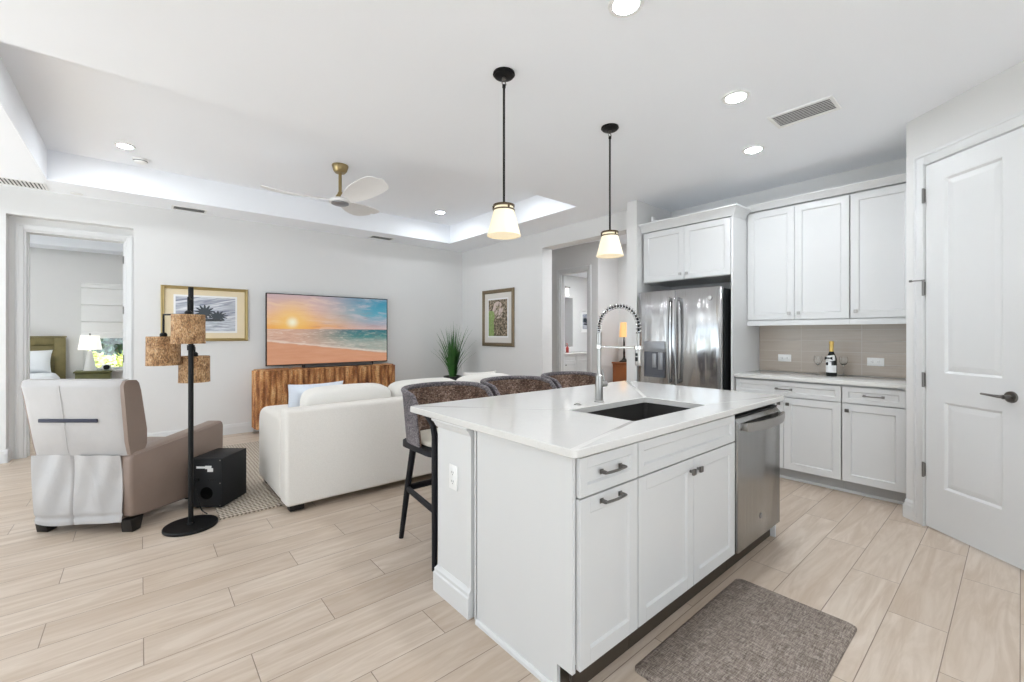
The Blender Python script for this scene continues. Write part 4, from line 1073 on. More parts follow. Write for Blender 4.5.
# bottle and glasses on the kitchen worktop
t = thing('champagne_bottle', 'dark champagne bottle with gold foil neck and a black bow tie', 'bottle', (4.74, 1.112, .9305), RZ)
t.scale = (.93, .93, .95)
bm = nb(); lathe(bm, [(.0005, .002), (.040, .0), (.0435, .006), (.0435, .150), (.040, .178), (.028, .208), (.0165, .236), (.0155, .30), (.0005, .302)], n=36); obj('glass_body', bm, 'bottle_black', t)
bm = nb(); lathe(bm, [(.0175, .232), (.0172, .262), (.0172, .302), (.0192, .306), (.0192, .322), (.0165, .330), (.0005, .332)], n=28); obj('foil_neck', bm, 'gold_foil', t)
def wrapband(bm, a0, a1, zf0, zf1, r=.0442, n=18):
    def P(u, v):
        a = a0 + (a1 - a0) * u; z = zf0(u) + (zf1(u) - zf0(u)) * v
        rr = r if z < .150 else r - (z - .150) * .10
        if z > .178: rr = .0415 - (z - .178) * .40
        return Vector((rr * math.sin(a), -rr * math.cos(a), z)), Vector(((rr - .0006) * math.sin(a), -(rr - .0006) * math.cos(a), z))
    sheet(bm, P, n, 6)
bm = nb(); wrapband(bm, -1.25, 1.25, lambda u: .036, lambda u: .104); obj('label', bm, 'paper_white', t, label='white paper label')
bm = nb(); wrapband(bm, -1.5, .95, lambda u: .122 + .030 * u, lambda u: .190 + .012 * u); wrapband(bm, -.42, .22, lambda u: .104, lambda u: .135); obj('collar', bm, 'paper_white', t, label='white paper shirt collar')
bm = nb()
for s_ in (-1, 1):
    prism(bm, [(-.012 + s_ * .002, .172), (-.012 + s_ * .030, .186), (-.012 + s_ * .032, .154)], 'y', -.052, -.047, .001)
box(bm, -.019, -.005, -.054, -.046, .165, .177, .002); obj('bow_tie', bm, 'black_plastic', t, label='black bow tie')
def flute(x, y, label):
    t = thing('wine_glass', label, 'glass', (x, y, .9305), 0, 'wine glasses beside the bottle')
    bm = nb(); lathe(bm, [(.0005, .0), (.030, .0005), (.030, .002), (.006, .006), (.0032, .020), (.0032, .085), (.008, .094), (.026, .112), (.033, .135), (.031, .165), (.029, .175), (.0278, .175), (.0298, .165), (.0315, .135), (.0245, .1135), (.006, .098), (.0005, .096)], n=28)
    obj('glass_bowl', bm, 'clear_glass', t)
flute(4.78, 1.225, 'clear wine glass standing at the left of the champagne bottle')
flute(4.84, 1.045, 'clear wine glass half hidden behind the right of the champagne bottle')

# floor mat
t = thing('kitchen_mat', 'woven grey-brown anti-fatigue mat on the floor in front of the island', 'mat', (1.945, .729, 0))
bm = nb(); pts = rrect(-.487, .487, -.258, .258, .03, 6); p2 = rrect(-.472, .472, -.243, .243, .026, 6)
L = [[bm.verts.new((p[0], p[1], z)) for p in q] for q, z in ((pts, .0005), (pts, .006), (p2, .016))]
for a, b in zip(L[:-1], L[1:]): bridge(bm, a, b)
cap(bm, L[0]); cap(bm, L[-1]); obj('woven_top', bm, 'mat_weave', t, angle=60)

# ------------------------------------------------------------------ bar stools
def make_stool(label, x, y):
    t = thing('bar_stool', label, 'bar stool', (x, y, 0), 0, 'woven bar stools at the island')
    # legs: front pair (towards the island, -y) rise to the arms, rear pair splay backwards
    for s_ in (-1, 1):
        bm = nb(); tube(bm, [(s_ * .262, -.235, .0005), (s_ * .255, -.228, .33), (s_ * .250, -.222, .64)], .016, 10, radii=[.016, .020, .022], flat=.95); obj('leg', bm, 'stool_wood', t)
        bm = nb(); tube(bm, [(s_ * .225, .245, .0005), (s_ * .215, .180, .33), (s_ * .205, .115, .62)], .016, 10, radii=[.016, .020, .023], flat=.95); obj('leg', bm, 'stool_wood', t)
        bm = nb(); tube(bm, [(s_ * .256, -.228, .325), (s_ * .216, .182, .335)], .012, 8, flat=1.8); obj('stretcher', bm, 'stool_wood', t)
        # arm support curving from the front post to the rim of the woven shell
        bm = nb(); tube(bm, [(s_ * .250, -.222, .62), (s_ * .250, -.218, .74), (s_ * .252, -.200, .80), (s_ * .258, -.140, .845), (s_ * .264, -.050, .875)], .014, 10, radii=[.021, .019, .016, .014, .012]); obj('arm_support', bm, 'stool_wood', t)
    bm = nb(); tube(bm, [(-.252, -.227, .29), (.252, -.227, .29)], .013, 8, flat=1.7); obj('footrest', bm, 'stool_wood', t)
    bm = nb(); tube(bm, [(-.214, .182, .335), (.214, .182, .335)], .012, 8, flat=1.8); obj('stretcher', bm, 'stool_wood', t)
    bm = nb(); L = [[bm.verts.new((p[0], p[1], z)) for p in rrect(-.262, .262, -.240, .225, .10, 6)] for z in (.612, .645)]
    bridge(bm, L[0], L[1]); cap(bm, L[0]); cap(bm, L[1]); obj('seat_frame', bm, 'stool_wood', t)
    bm = nb(); cushion(bm, (0, -.01, .667), (.46, .42, .05), 4.0, 10); obj('seat_cushion', bm, 'seat_cream', t)
    # woven shell: U from the left arm round the back to the right arm
    def path(q):
        a = (q - .5) * 2
        L_ = a * 1.0
        # straight side, rounded back corners
        ang = a * math.radians(118)
        x_ = .266 * math.copysign(abs(math.sin(min(abs(ang), PI / 2))) ** .72, a)
        y_ = .255 * math.copysign(abs(math.cos(ang)) ** .72, math.cos(ang)) if abs(ang) < PI / 2 else -.06 * ((abs(ang) - PI / 2) / math.radians(28)) ** 1.0
        return x_, y_
    def rim(q):
        a = abs((q - .5) * 2); return .962 - .010 * a - (.075 * max(0, (a - .62) / .38) ** 1.6)
    def shell(u, v, off):
        x_, y_ = path(u); zr = rim(u); z = .628 + (zr - .628) * v
        k = .93 + .07 * v ** .7 + .03 * v * v
        n_ = 1 + off
        return Vector((x_ * k * n_, (y_ * (k if y_ > 0 else 1.0)) * (n_ if y_ > 0 else 1), z))
    bm = nb(); sheet(bm, lambda u, v: (shell(u, v, .045), shell(u, v, .012)), 44, 10); obj('shell_back', bm, 'wicker_grey', t, label='grey woven outer back')
    bm = nb(); sheet(bm, lambda u, v: (shell(u, v * .985, .012), shell(u, v * .985, -.020)), 44, 10); obj('shell_lining', bm, 'wicker_brown', t, label='brown woven inner back')
    bm = nb(); tube(bm, [shell(k / 60, 1.0, .012) + Vector((0, 0, .004)) for k in range(61)], .0165, 10); obj('rim', bm, 'wicker_grey', t, label='grey woven rim')
    return t
st = make_stool('woven bar stool at the near end of the island, its dark legs in full view', 1.50, 2.345)
dup(st, (2.125, 2.36, 0), 0, 'woven bar stool in the middle of the three, only its back above the worktop')
dup(st, (2.74, 2.36, 0), 0, 'woven bar stool at the far end of the island, beside the faucet')

# ------------------------------------------------------------------ sofa
t = thing('sofa', 'cream upholstered sofa seen from behind, facing the television', 'sofa', (0, 0, 0))
SXA, SXB, SYA, SYB = .79, 3.38, 3.43, 4.38
bm = nb(); box(bm, SXA + .012, SXB - .012, SYA + .01, SYB - .01, .075, .40, .03, 3); obj('base', bm, 'sofa_fabric', t)
def soft(w): return w
bm = nb(); box(bm, SXA + .004, SXB - .004, SYA, SYA + .175, .055, .758, .028, 4); obj('back_panel', bm, 'sofa_fabric', t)
for x0 in (SXA, SXB - .235):
    bm = nb()
    poly = [(SYA + .165, .055), (SYB - .02, .055), (SYB, .085), (SYB, .545), (SYB - .02, .615), (SYB - .07, .665), (SYB - .16, .692), (SYA + .30, .702), (SYA + .165, .694)]
    prism(bm, poly, 'x', x0, x0 + .235, .045, 4); obj('arm', bm, 'sofa_fabric', t)
cwid = (SXB - .235 - SXA - .235) / 3
for k in range(3):
    cx_ = SXA + .235 + cwid * (k + .5)
    bm = nb(); cushion(bm, (cx_, SYA + .175 + .36, .455), (cwid - .006, .70, .16), 7, 12); obj('seat_cushion', bm, 'sofa_cushion', t)
    def puff(w): return Vector((w.x, w.y * (1 + .10 * (1 - w.x * w.x)), w.z * (1 + .035 * (1 - w.x * w.x))))
    bm = nb(); cushion(bm, (SXA + .185 + (cwid + .033) * (k + .5), SYA + .175 + .135, .655), (cwid + .028, .22, .42), 6.0, 14, Matrix.Rotation(math.radians(6), 3, 'X'), puff); obj('back_cushion', bm, 'sofa_cushion', t)
for x in (SXA + .09, SXB - .09):
    for y in (SYA + .08, SYB - .08):
        bm = nb(); box(bm, x - .05, x + .05, y - .04, y + .04, .0095, .076, .004); obj('leg', bm, 'dark_leg', t)
def pillow(label, mat, loc, w, h, th, tilt, rz, group, name='throw_pillow'):
    t = tag(obj(name, pillow_mesh(w, h, th), mat), label, 'pillow', group)
    t.location = loc; t.rotation_euler = (tilt, 0, rz); return t
def pillow_mesh(w, h, th):
    bm = nb(); n = 16
    def P(u, v):
        a, b = 2 * u - 1, 2 * v - 1
        k = max(0, (1 - a ** 4) * (1 - b ** 4)) ** .5
        x = a * w / 2 * (1 - .07 * (1 - b * b)); z = b * h / 2 * (1 - .07 * (1 - a * a))
        return Vector((x, th / 2 * k + .003, z)), Vector((x, -th / 2 * k - .003, z))
    sheet(bm, P, n, n); return bm
pillow('pale blue throw pillow in the left corner of the sofa', 'pillow_blue', (1.15, 3.975, .718), .46, .36, .17, math.radians(14), math.radians(3), 'throw pillows on the sofa')
pillow('white throw pillow at the far end of the sofa, mostly hidden by the stools', 'sofa_cushion', (2.90, 3.985, .715), .42, .36, .16, math.radians(14), math.radians(-6), 'throw pillows on the sofa')

# rug
bm = nb(); box(bm, .425, 3.85, 3.655, 6.02, .0008, .009, .003, 2)
tag(obj('area_rug', bm, 'rug_rib'), 'ribbed natural fibre rug under the sofa', 'rug')

# ------------------------------------------------------------------ recliner (local y points away from the eye)
CZ = YAW - PI / 2
p = fr(2.862, -2.83)
t = thing('recliner', 'taupe leather recliner seen from behind with a pale back and hanging drape', 'armchair', (p[0], p[1], 0), CZ)
bm = nb()
rows = []
prof = [(.012, .512), (-.008, .60), (-.050, .90), (-.062, .975), (-.050, 1.003), (-.02, 1.010), (.035, 1.004), (.055, .985), (.075, .93), (.135, .66), (.14, .56), (.12, .512)]
def wide(z): return .316 + (z - .512) * .040
A = [bm.verts.new((-wide(z), y, z)) for y, z in prof]; B = [bm.verts.new((wide(z) - .006, y, z)) for y, z in prof]
fs = [bm.faces.new(A), bm.faces.new(list(reversed(B)))]
for k in range(len(prof)): fs.append(bm.faces.new((A[k], B[k], B[(k + 1) % len(prof)], A[(k + 1) % len(prof)])))
es = [e_ for e_ in bm.edges if len(e_.link_faces) == 2 and e_.calc_face_angle(0) > .5]
bmesh.ops.bevel(bm, geom=es, offset=.016, segments=4, affect='EDGES', profile=.5)
bk = obj('backrest', bm, 'leather_taupe', t, angle=60)
bm = nb()                                                 # pale rear upholstery panel wrapping over the top
def rear(u, v):
    pr = [(.006, .508), (-.013, .60), (-.055, .90), (-.069, .975), (-.055, 1.010), (-.015, 1.0165)]
    q = v * (len(pr) - 1); i = min(len(pr) - 2, int(q)); f = q - i
    y = pr[i][0] * (1 - f) + pr[i + 1][0] * f; z = pr[i][1] * (1 - f) + pr[i + 1][1] * f
    a = 2 * u - 1; x = a * (wide(min(z, 1.0)) - .001)
    b = abs(a) ** 14 * .016
    puff_ = .010 * (1 - a * a) * math.sin(PI * min(1, v / .8))
    seam = .005 * math.exp(-((x + .07 - (z - .5) * .0) / .006) ** 2)
    x = x * .968 - .012 if a > 0 else x * 1.004 - .012 * (1 + a)
    o_ = Vector((x, y + b * .6 - puff_ + seam - .001, z))
    return o_, o_ + Vector((0, .010, -.002))
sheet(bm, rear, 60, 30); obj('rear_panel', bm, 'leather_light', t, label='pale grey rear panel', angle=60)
bm = nb(); tube(bm, [(-.07, -.006 - .060 * (z - .52) / .46 - .0125, z) for z in [.53 + .45 * k / 12 for k in range(13)]], .0022, 6); obj('seam', bm, 'leather_light', t)
bm = nb(); box(bm, -.232, .148, -.054, -.044, .737, .760, .003); obj('zipper', bm, 'navy', t, label='dark navy zipper strip')
bm = nb()                                                 # drape hanging below the back
def drape(u, v):
    z = .068 + .445 * v; x = -.318 + .026 * (1 - v) + (.575 - .012 * (1 - v)) * u
    y = -.010 - .014 * math.sin(u * 9.5 + 1.4 * v) * (.35 + .5 * (1 - v)) - .008 * math.sin(u * 3.1 + v * 4) - .006 * (1 - v) ** 2 - .007 * math.sin(u * 21 - 5 * v) * v ** .5
    y += .012 * math.exp(-((u - .43) / .012) ** 2)
    y += .010 * math.exp(-((v - .10) / .02) ** 2) - .012 * math.exp(-((u - .84 + .22 * v) / .05) ** 2) * math.sin(PI * v)
    z -= .010 * math.sin(u * 5)* (1 - v)
    return Vector((x, y, z)), Vector((x, y + .006, z))
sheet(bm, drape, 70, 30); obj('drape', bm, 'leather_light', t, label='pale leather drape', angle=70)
for s_ in (-1, 1):
    bm = nb()
    poly = [(.012, .10), (.008, .49), (.03, .522), (.30, .546), (.67, .588), (.735, .598), (.762, .582), (.768, .55), (.760, .10), (.73, .055), (.10, .085)]
    x0, x1 = (.205, .316) if s_ > 0 else (-.316, -.205)
    prism(bm, poly, 'x', x0, x1, .018, 4)
    for q_ in bm.verts: q_.co.x += s_ * .145 * max(0, q_.co.y)
    ar = obj('arm', bm, 'leather_taupe', t, angle=60)
    xe = .3165 * s_
    bm = nb(); tube(bm, [(xe + s_ * .145 * y, y, z) for y, z in ((.03, .503), (.30, .528), (.67, .569), (.725, .578))], .0035, 6); obj('piping', bm, 'leather_taupe', ar)
bm = nb(); box(bm, -.204, .204, .03, .62, .10, .36, .01); obj('seat_base', bm, 'leather_taupe', t)
bm = nb(); cushion(bm, (0, .40, .41), (.405, .56, .16), 6, 12); obj('seat_cushion', bm, 'leather_taupe', t)
bm = nb(); box(bm, -.20, .20, .63, .665, .09, .42, .012); obj('footrest_panel', bm, 'leather_taupe', t)
for x in (-.275, .288):
    for y0, h0 in ((.0, 0.0005), (.55, .0095)):
        bm = nb(); s_ = 1 if y0 == 0 else -1
        prism(bm, [(y0 + .012, h0), (y0 + .075, h0), (y0 + .10, .086), (y0 - .004, .086)], 'x', x - .036, x + .036, .003); obj('foot', bm, 'dark_leg', t)
for (y, z, r_) in ((.055, .10, .03), ):
    bm = nb(); tube(bm, [(-.335, .06, .13), (-.345, .05, .16), (-.335, .05, .19)], .010, 8); obj('mechanism', bm, 'nickel', t)

# ------------------------------------------------------------------ floor lamp
p = fr(2.957, -2.183)
t = thing('floor_lamp', 'black floor lamp with three woven drum shades at different heights', 'floor lamp', (p[0], p[1], 0), CZ)
bm = nb(); lathe(bm, [(.0005, .0005), (.153, .0005), (.155, .004), (.155, .016), (.151, .021), (.0005, .023)], n=48); lathe(bm, [(.0005, .022), (.024, .022), (.022, .032), (.0005, .034)], n=24); obj('base', bm, 'black_metal', t)
bm = nb(); cyl(bm, (0, 0, .03), (0, 0, 1.628), .0155, n=18); obj('pole', bm, 'black_metal', t)
def lampshade(x, y, z0, z1, r):
    bm = nb(); lathe(bm, [(r, z0), (r * .985, z0 + .006), (r * .97, (z0 + z1) / 2), (r * .97, z1 - .004), (r * .955, z1), (r * .94, z1 - .004), (r * .94, z0 + .004)], x, y, 48, closed=True)
    s_ = obj('lamp_shade', bm, 'seagrass_shade', t, label='woven natural fibre drum shade')
    bm = nb()
    for k in range(3):
        a = 2 * PI * k / 3; cyl(bm, (x, y, z1 - .012), (x + r * .95 * math.cos(a), y + r * .95 * math.sin(a), z1 - .012), .0022, n=6)
    tube(bm, [(x + r * .95 * math.cos(a), y + r * .95 * math.sin(a), z1 - .012) for a in [2 * PI * k / 32 for k in range(32)]], .0025, 6, closed=True)
    obj('shade_ring', bm, 'black_metal', s_)
    bm = nb(); lathe(bm, [(.0005, z1 - .09), (.018, z1 - .088), (.018, z1 - .02), (.0005, z1 - .018)], x, y, 16); obj('socket', bm, 'black_metal', s_)
    bm = nb(); cushion(bm, (x, y, z1 - .115), (.055, .055, .07), 2.0, 6); obj('bulb', bm, 'shade_white', s_)
lampshade(.095, -.150, 1.248, 1.435, .093)
lampshade(-.186, .0, 1.098, 1.293, .097)
lampshade(-.085, .150, .968, 1.153, .095)
bm = nb(); xA, yA = .095, -.150
tube(bm, [(0, 0, 1.545), (xA * .5, yA * .5, 1.545), (xA, yA, 1.545), (xA, yA, 1.50), (xA, yA, 1.455)], .0065, 8); lathe(bm, [(.0005, 1.425), (.021, 1.425), (.021, 1.452), (.012, 1.462), (.0005, 1.462)], xA, yA, 18); obj('arm', bm, 'black_metal', t)
bm = nb(); tube(bm, [(0, 0, 1.442), (-.09, 0, 1.442), (-.186, 0, 1.442), (-.186, 0, 1.40), (-.186, 0, 1.31)], .0065, 8); lathe(bm, [(.0005, 1.281), (.021, 1.281), (.021, 1.310), (.012, 1.32), (.0005, 1.32)], -.186, 0, 18); obj('arm', bm, 'black_metal', t)
bm = nb(); tube(bm, [(0, 0, 1.215), (-.04, .075, 1.215), (-.085, .150, 1.215), (-.085, .150, 1.17)], .0065, 8); lathe(bm, [(.0005, 1.143), (.021, 1.143), (.021, 1.172), (.012, 1.182), (.0005, 1.182)], -.085, .150, 18)
lathe(bm, [(.0158, 1.20), (.022, 1.20), (.022, 1.235), (.0158, 1.235)], 0, 0, 18, closed=True); obj('arm', bm, 'black_metal', t)

# ------------------------------------------------------------------ subwoofer
p = fr(3.236, -2.157)
t = thing('subwoofer', 'black subwoofer box on the floor behind the lamp pole', 'speaker', (p[0], p[1], 0), CZ)
bm = nb(); box(bm, -.232, 0, .003, .300, .019, .385, .006, 2); obj('cabinet', bm, 'black_plastic', t)
bm = nb(); box(bm, -.226, -.006, -.001, .0028, .025, .379, .001); bp = obj('rear_plate', bm, 'black_plastic', t)
bm = nb(); box(bm, -.190, -.125, -.0022, -.0012, .310, .325); box(bm, -.125, -.078, -.0022, -.0012, .306, .330); box(bm, -.108, -.066, -.0022, -.0012, .285, .312); obj('sticker', bm, 'paper_white', bp, False, label='white paper sticker')
bm = nb(); lathe(bm, [(.046, 0), (.043, .004), (.036, .004), (.034, .001), (.0005, .0008)], n=32)
bmesh.ops.transform(bm, matrix=Matrix.Translation((-.115, -.0012, .125)) @ Matrix.Rotation(PI / 2, 4, 'X'), verts=bm.verts[:]); obj('bass_port', bm, 'hole_black', bp)  # shallow disc, the dark depth of the port painted black
bm = nb()
for k in range(4): box(bm, -.105 + k * .017, -.094 + k * .017, -.004, -.0012, .218, .232, .001)
obj('control_buttons', bm, 'black_metal', bp)
bm = nb()
for x in (-.218, -.014):
    for z in (.035, .20, .37): cyl(bm, (x, -.0012, z), (x, -.003, z), .005, n=10)
obj('screws', bm, 'pewter', bp)
bm = nb(); box(bm, -.195, -.165, -.006, -.0012, .215, .24, .002); obj('power_inlet', bm, 'black_metal', bp)
for x in (-.20, -.032):
    for y in (.035, .265):
        bm = nb(); cyl(bm, (x, y, .0098), (x, y, .020), .014, n=14); obj('foot', bm, 'dark_leg', t)
bm = nb(); a = [(-.18, -.006, .228), (-.178, -.028, .220), (-.165, -.035, .14), (-.14, -.035, .05), (-.11, -.05, .011), (-.07, -.08, .006), (-.04, -.10, .006)]
sm = []
for i in range(len(a) - 1):
    for k in range(6):
        f = k / 6; p0 = Vector(a[max(0, i - 1)]); p1 = Vector(a[i]); p2 = Vector(a[i + 1]); p3 = Vector(a[min(len(a) - 1, i + 2)])
        sm.append(.5 * ((2 * p1) + (p2 - p0) * f + (2 * p0 - 5 * p1 + 4 * p2 - p3) * f * f + (3 * p1 - p0 - 3 * p2 + p3) * f ** 3))
for q in sm: q.z = max(q.z, .0140)
tube(bm, sm, .0042, 8); obj('power_cord', bm, 'black_metal', t, label='black power cord')

# ------------------------------------------------------------------ television wall
t = thing('television', 'large flat television showing a beach at sunset', 'television', (2.155, 6.625, 1.372))
bm = nb(); box(bm, -TVW / 2 - .012, TVW / 2 + .012, .002, .035, -TVH / 2 - .014, TVH / 2 + .012, .004); obj('housing', bm, 'black_plastic', t)
bm = nb()
for a_, b_, c_, d_ in ((-TVW / 2 - .012, -TVW / 2, -TVH / 2 - .014, TVH / 2 + .012), (TVW / 2, TVW / 2 + .012, -TVH / 2 - .014, TVH / 2 + .012), (-TVW / 2, TVW / 2, TVH / 2, TVH / 2 + .012), (-TVW / 2, TVW / 2, -TVH / 2 - .014, -TVH / 2)):
    box(bm, a_, b_, -.003, .0018, c_, d_, .001)
obj('bezel', bm, 'black_plastic', t)
bm = nb(); box(bm, -TVW / 2 + .0005, TVW / 2 - .0005, -.0008, .0015, -TVH / 2 + .0005, TVH / 2 - .0005); obj('screen', bm, 'tv_picture', t, False)
bm = nb(); box(bm, -.30, .30, .0352, .0845, -.22, .22, .005); obj('wall_mount', bm, 'black_metal', t)
# console with a fluted front and rounded ends
HZ0, HZ1 = .070, .838
t = thing('media_console', 'woven brown fluted media console under the television', 'console', (0, 0, 0))
cx0, cx1, cyf, cyb = 1.150, 3.045, 6.335, 6.672
def outline(fl):
    base = []
    r = .16
    base.append((cx0, cyb))
    for k in range(13):
        a = PI + (PI / 2) * k / 12; base.append((cx0 + r + r * math.cos(a), cyf + r + r * math.sin(a)))
    for k in range(13):
        a = 1.5 * PI + (PI / 2) * k / 12; base.append((cx1 - r + r * math.cos(a), cyf + r + r * math.sin(a)))
    base.append((cx1, cyb))
    # resample by length
    seg = []; tot = 0
    for a, b in zip(base[:-1], base[1:]):
        l = math.hypot(b[0] - a[0], b[1] - a[1]); seg.append((tot, l, a, b)); tot += l
    N_ = 420; out = []
    nf = 36
    for k in range(N_ + 1):
        s_ = tot * k / N_
        for (s0, l, a, b) in seg:
            if s_ <= s0 + l + 1e-9: break
        f = (s_ - s0) / l; x = a[0] + (b[0] - a[0]) * f; y = a[1] + (b[1] - a[1]) * f
        nx, ny = (b[1] - a[1]) / l, -(b[0] - a[0]) / l
        d_ = fl * abs(math.sin(PI * nf * s_ / tot))
        out.append((x - nx * -d_ * -1, y - ny * d_ * -1) if False else (x + nx * d_ * (1), y + ny * d_ * (1)))
    return out
bm = nb(); prism(bm, outline(.027), 'z', HZ0, HZ1 - .014); obj('body', bm, 'hyacinth', t, angle=50)
bm = nb(); prism(bm, outline(.0), 'z', HZ1 - .0135, HZ1, .003); obj('top', bm, 'hyacinth', t)
for x in (cx0 + .10, cx1 - .10):
    for y in (cyf + .09, cyb - .05):
        bm = nb(); cyl(bm, (x, y, .0005), (x, y, HZ0), .028, .034, 16); obj('leg', bm, 'dark_leg', t)
t = thing('soundbar', 'long dark soundbar on the console under the television', 'soundbar', (2.215, 6.50, HZ1))
bm = nb(); box(bm, -.50, .50, -.05, .05, .0005, .048, .010, 3); obj('body', bm, 'black_plastic', t)
bm = nb(); box(bm, -.48, .48, -.0515, -.0502, .008, .040); obj('grille', bm, 'vent_dark', t, False)
t = thing('media_player', 'small silver bar beside the soundbar on the console', 'media player', (1.57, 6.50, HZ1))
bm = nb(); box(bm, -.10, .13, -.02, .02, .012, .026, .006, 3); obj('body', bm, 'nickel', t)
bm = nb(); box(bm, -.03, .0, -.03, .03, .0005, .013, .003); obj('stand', bm, 'pewter', t)

# framed prints
def framed(label, loc, rz, w, h, fw, mat_w, pic, fmat, mmat, liner=.014, mat_h=None):
    t = thing('framed_print', label, 'framed picture', loc, rz, None)
    bm = nb()
    P0 = [(0, -.002), (0, -.022), (fw * .25, -.030), (fw * .55, -.024), (fw * .8, -.028), (fw, -.014), (fw, -.002)]
    rings = []
    for o_, y in P0:
        rings.append([bm.verts.new((sx_ * (w / 2 - o_), y, sz_ * (h / 2 - o_))) for sx_, sz_ in ((-1, -1), (1, -1), (1, 1), (-1, 1))])
    for a, b in zip(rings[:-1], rings[1:]): bridge(bm, a, b)
    bridge(bm, rings[-1], rings[0]); obj('frame', bm, fmat, t, angle=25)
    bm = nb(); box(bm, -w / 2 + fw * .9, w / 2 - fw * .9, -.008, -.002, -h / 2 + fw * .9, h / 2 - fw * .9); mt = obj('mat_board', bm, mmat, t, False)
    iw, ih = w / 2 - mat_w, h / 2 - (mat_h or mat_w)
    bm = nb(); box(bm, -iw - liner, iw + liner, -.0095, -.0082, -ih - liner, ih + liner); obj('inner_mat', bm, 'paper_white', mt, False)
    bm = nb(); box(bm, -iw, iw, -.0110, -.0098, -ih, ih); obj('print', bm, pic, mt, False)
    return t
framed('gold-framed print of palms under a stormy sky, on the wall behind the floor lamp', (.636, YB, 1.560), 0, .905, .680, .036, .142, 'print_palms', 'frame_gold', 'mat_cream', .020, .125)
framed('bronze-framed upright print of a garden on the wall beside the hall opening', (XP, 5.645, 1.578), -PI / 2, .835, .945, .060, .170, 'print_garden', 'frame_bronze', 'mat_grey', .022)

# potted grass in the corner
t = thing('potted_grass', 'tall green ornamental grass in a black pot in the room corner', 'plant', (4.03, 6.27, 0))
bm = nb(); lathe(bm, [(.0005, .0005), (.105, .0005), (.15, .56), (.155, .60), (.140, .60), (.135, .57), (.0005, .565)], n=36); pt = obj('pot', bm, 'pot_black', t)
bm = nb(); lathe(bm, [(.0005, .566), (.133, .567), (.10, .585), (.0005, .592)], n=28); obj('soil', bm, 'soil', t)
bm = nb(); rnd = random.Random(3)
for k in range(170):
    a = rnd.uniform(0, 2 * PI); r0 = rnd.uniform(0, .055); L_ = rnd.uniform(.45, .80) if rnd.random() < .75 else rnd.uniform(.80, 1.0); lean = rnd.uniform(.05, .36) * (.6 + r0 * 8)
    pr = []
    for i in range(6):
        f = i / 5; pr.append(Vector((math.cos(a) * (r0 + lean * f ** 1.5), math.sin(a) * (r0 + lean * f ** 1.5), .585 + L_ * f * (1 - .12 * f * lean / .2))))
    wd = rnd.uniform(.005, .010); ta = Vector((-math.sin(a + .6), math.cos(a + .6), 0))
    prev = None
    for i, q in enumerate(pr):
        w_ = wd * (1 - (i / 5) ** 2) + .0006; pair = (bm.verts.new(q - ta * w_), bm.verts.new(q + ta * w_ + Vector((0, 0, .001))))
        if prev: bm.faces.new((prev[0], prev[1], pair[1], pair[0]))
        prev = pair
obj('grass_blades', bm, 'grass_blade', t)

# ------------------------------------------------------------------ bedroom
t = thing('bed', 'bed with olive wooden headboard and pale bedding in the bedroom', 'bed', (0, 0, 0))
bx0, bx1 = -2.62, -.965
bm = nb(); box(bm, bx0, bx1, 10.50, 10.555, .0, 1.245, .006); fr0 = obj('headboard', bm, 'olive_wood', t)
bm = nb()
for a_, b_, c_, d_ in ((bx0 - .005, bx0 + .13, .2, 1.25), (bx1 - .13, bx1 + .005, .2, 1.25), (bx0 + .13, bx1 - .13, 1.13, 1.25)): box(bm, a_, b_, 10.478, 10.4995, c_, d_, .006)
box(bm, bx0 - .015, bx1 + .015, 10.465, 10.56, 1.2505, 1.275, .006)
obj('headboard_frame', bm, 'olive_wood', fr0)
bm = nb(); box(bm, bx0 + .03, bx1 - .03, 8.50, 10.475, .0, .30, .01); obj('bed_base', bm, 'olive_wood', t)
bm = nb(); cushion(bm, ((bx0 + bx1) / 2, 9.49, .46), (bx1 - bx0 - .02, 1.96, .34), 7, 12); obj('mattress', bm, 'bedding', t)
bm = nb()
def quilt(u, v):
    x = bx0 - .03 + (bx1 - bx0 + .08) * u; y = 8.45 + 1.72 * v
    a = abs(2 * u - 1); z = .685 - .38 * max(0, (a - .80) / .20) ** 2.2 + .012 * math.sin(x * 17) * math.sin(y * 13)
    return Vector((x, y, z)), Vector((x, y, z - .035))
sheet(bm, quilt, 40, 20); obj('quilt', bm, 'bedding', t, angle=80)
pillow('white bed pillow against the olive headboard', 'bedding', (-1.41, 10.32, .855), .62, .40, .20, math.radians(-16), 0, None, 'bed_pillow')
t = thing('nightstand', 'green painted nightstand under the bedroom window', 'nightstand', (-.605, 10.30, 0))
bm = nb(); box(bm, -.235, .235, -.225, .225, .660, .688, .006); obj('top', bm, 'green_stand', t)
bm = nb(); box(bm, -.215, .215, -.205, .215, .10, .659, .004); obj('body', bm, 'green_stand', t)
for z in (.40, .14):
    bm = nb(); box(bm, -.200, .200, -.216, -.2055, z, z + .235, .003); d = obj('drawer', bm, 'green_stand', t)
    bm = nb(); cyl(bm, (0, -.2165, z + .12), (0, -.236, z + .12), .012, .014, 14); obj('knob', bm, 'bronze', d)
for sx_ in (-1, 1):
    for sy_ in (-1, 1):
        bm = nb(); box(bm, sx_ * .195 - .02, sx_ * .195 + .02, sy_ * .185 - .02, sy_ * .185 + .02, .0005, .10, .003); obj('leg', bm, 'green_stand', t)
t = thing('bedside_lamp', 'white bedside lamp on the green nightstand', 'table lamp', (-.655, 10.32, .688))
bm = nb(); lathe(bm, [(.0005, .0005), (.085, .0005), (.080, .02), (.050, .20), (.030, .33), (.012, .345), (.012, .38), (.0005, .381)], n=32); obj('base', bm, 'shade_white', t)
bm = nb(); lathe(bm, [(.150, .355), (.120, .595), (.117, .595), (.147, .355)], n=40, closed=True); obj('lamp_shade', bm, 'lampshade_glow', t)
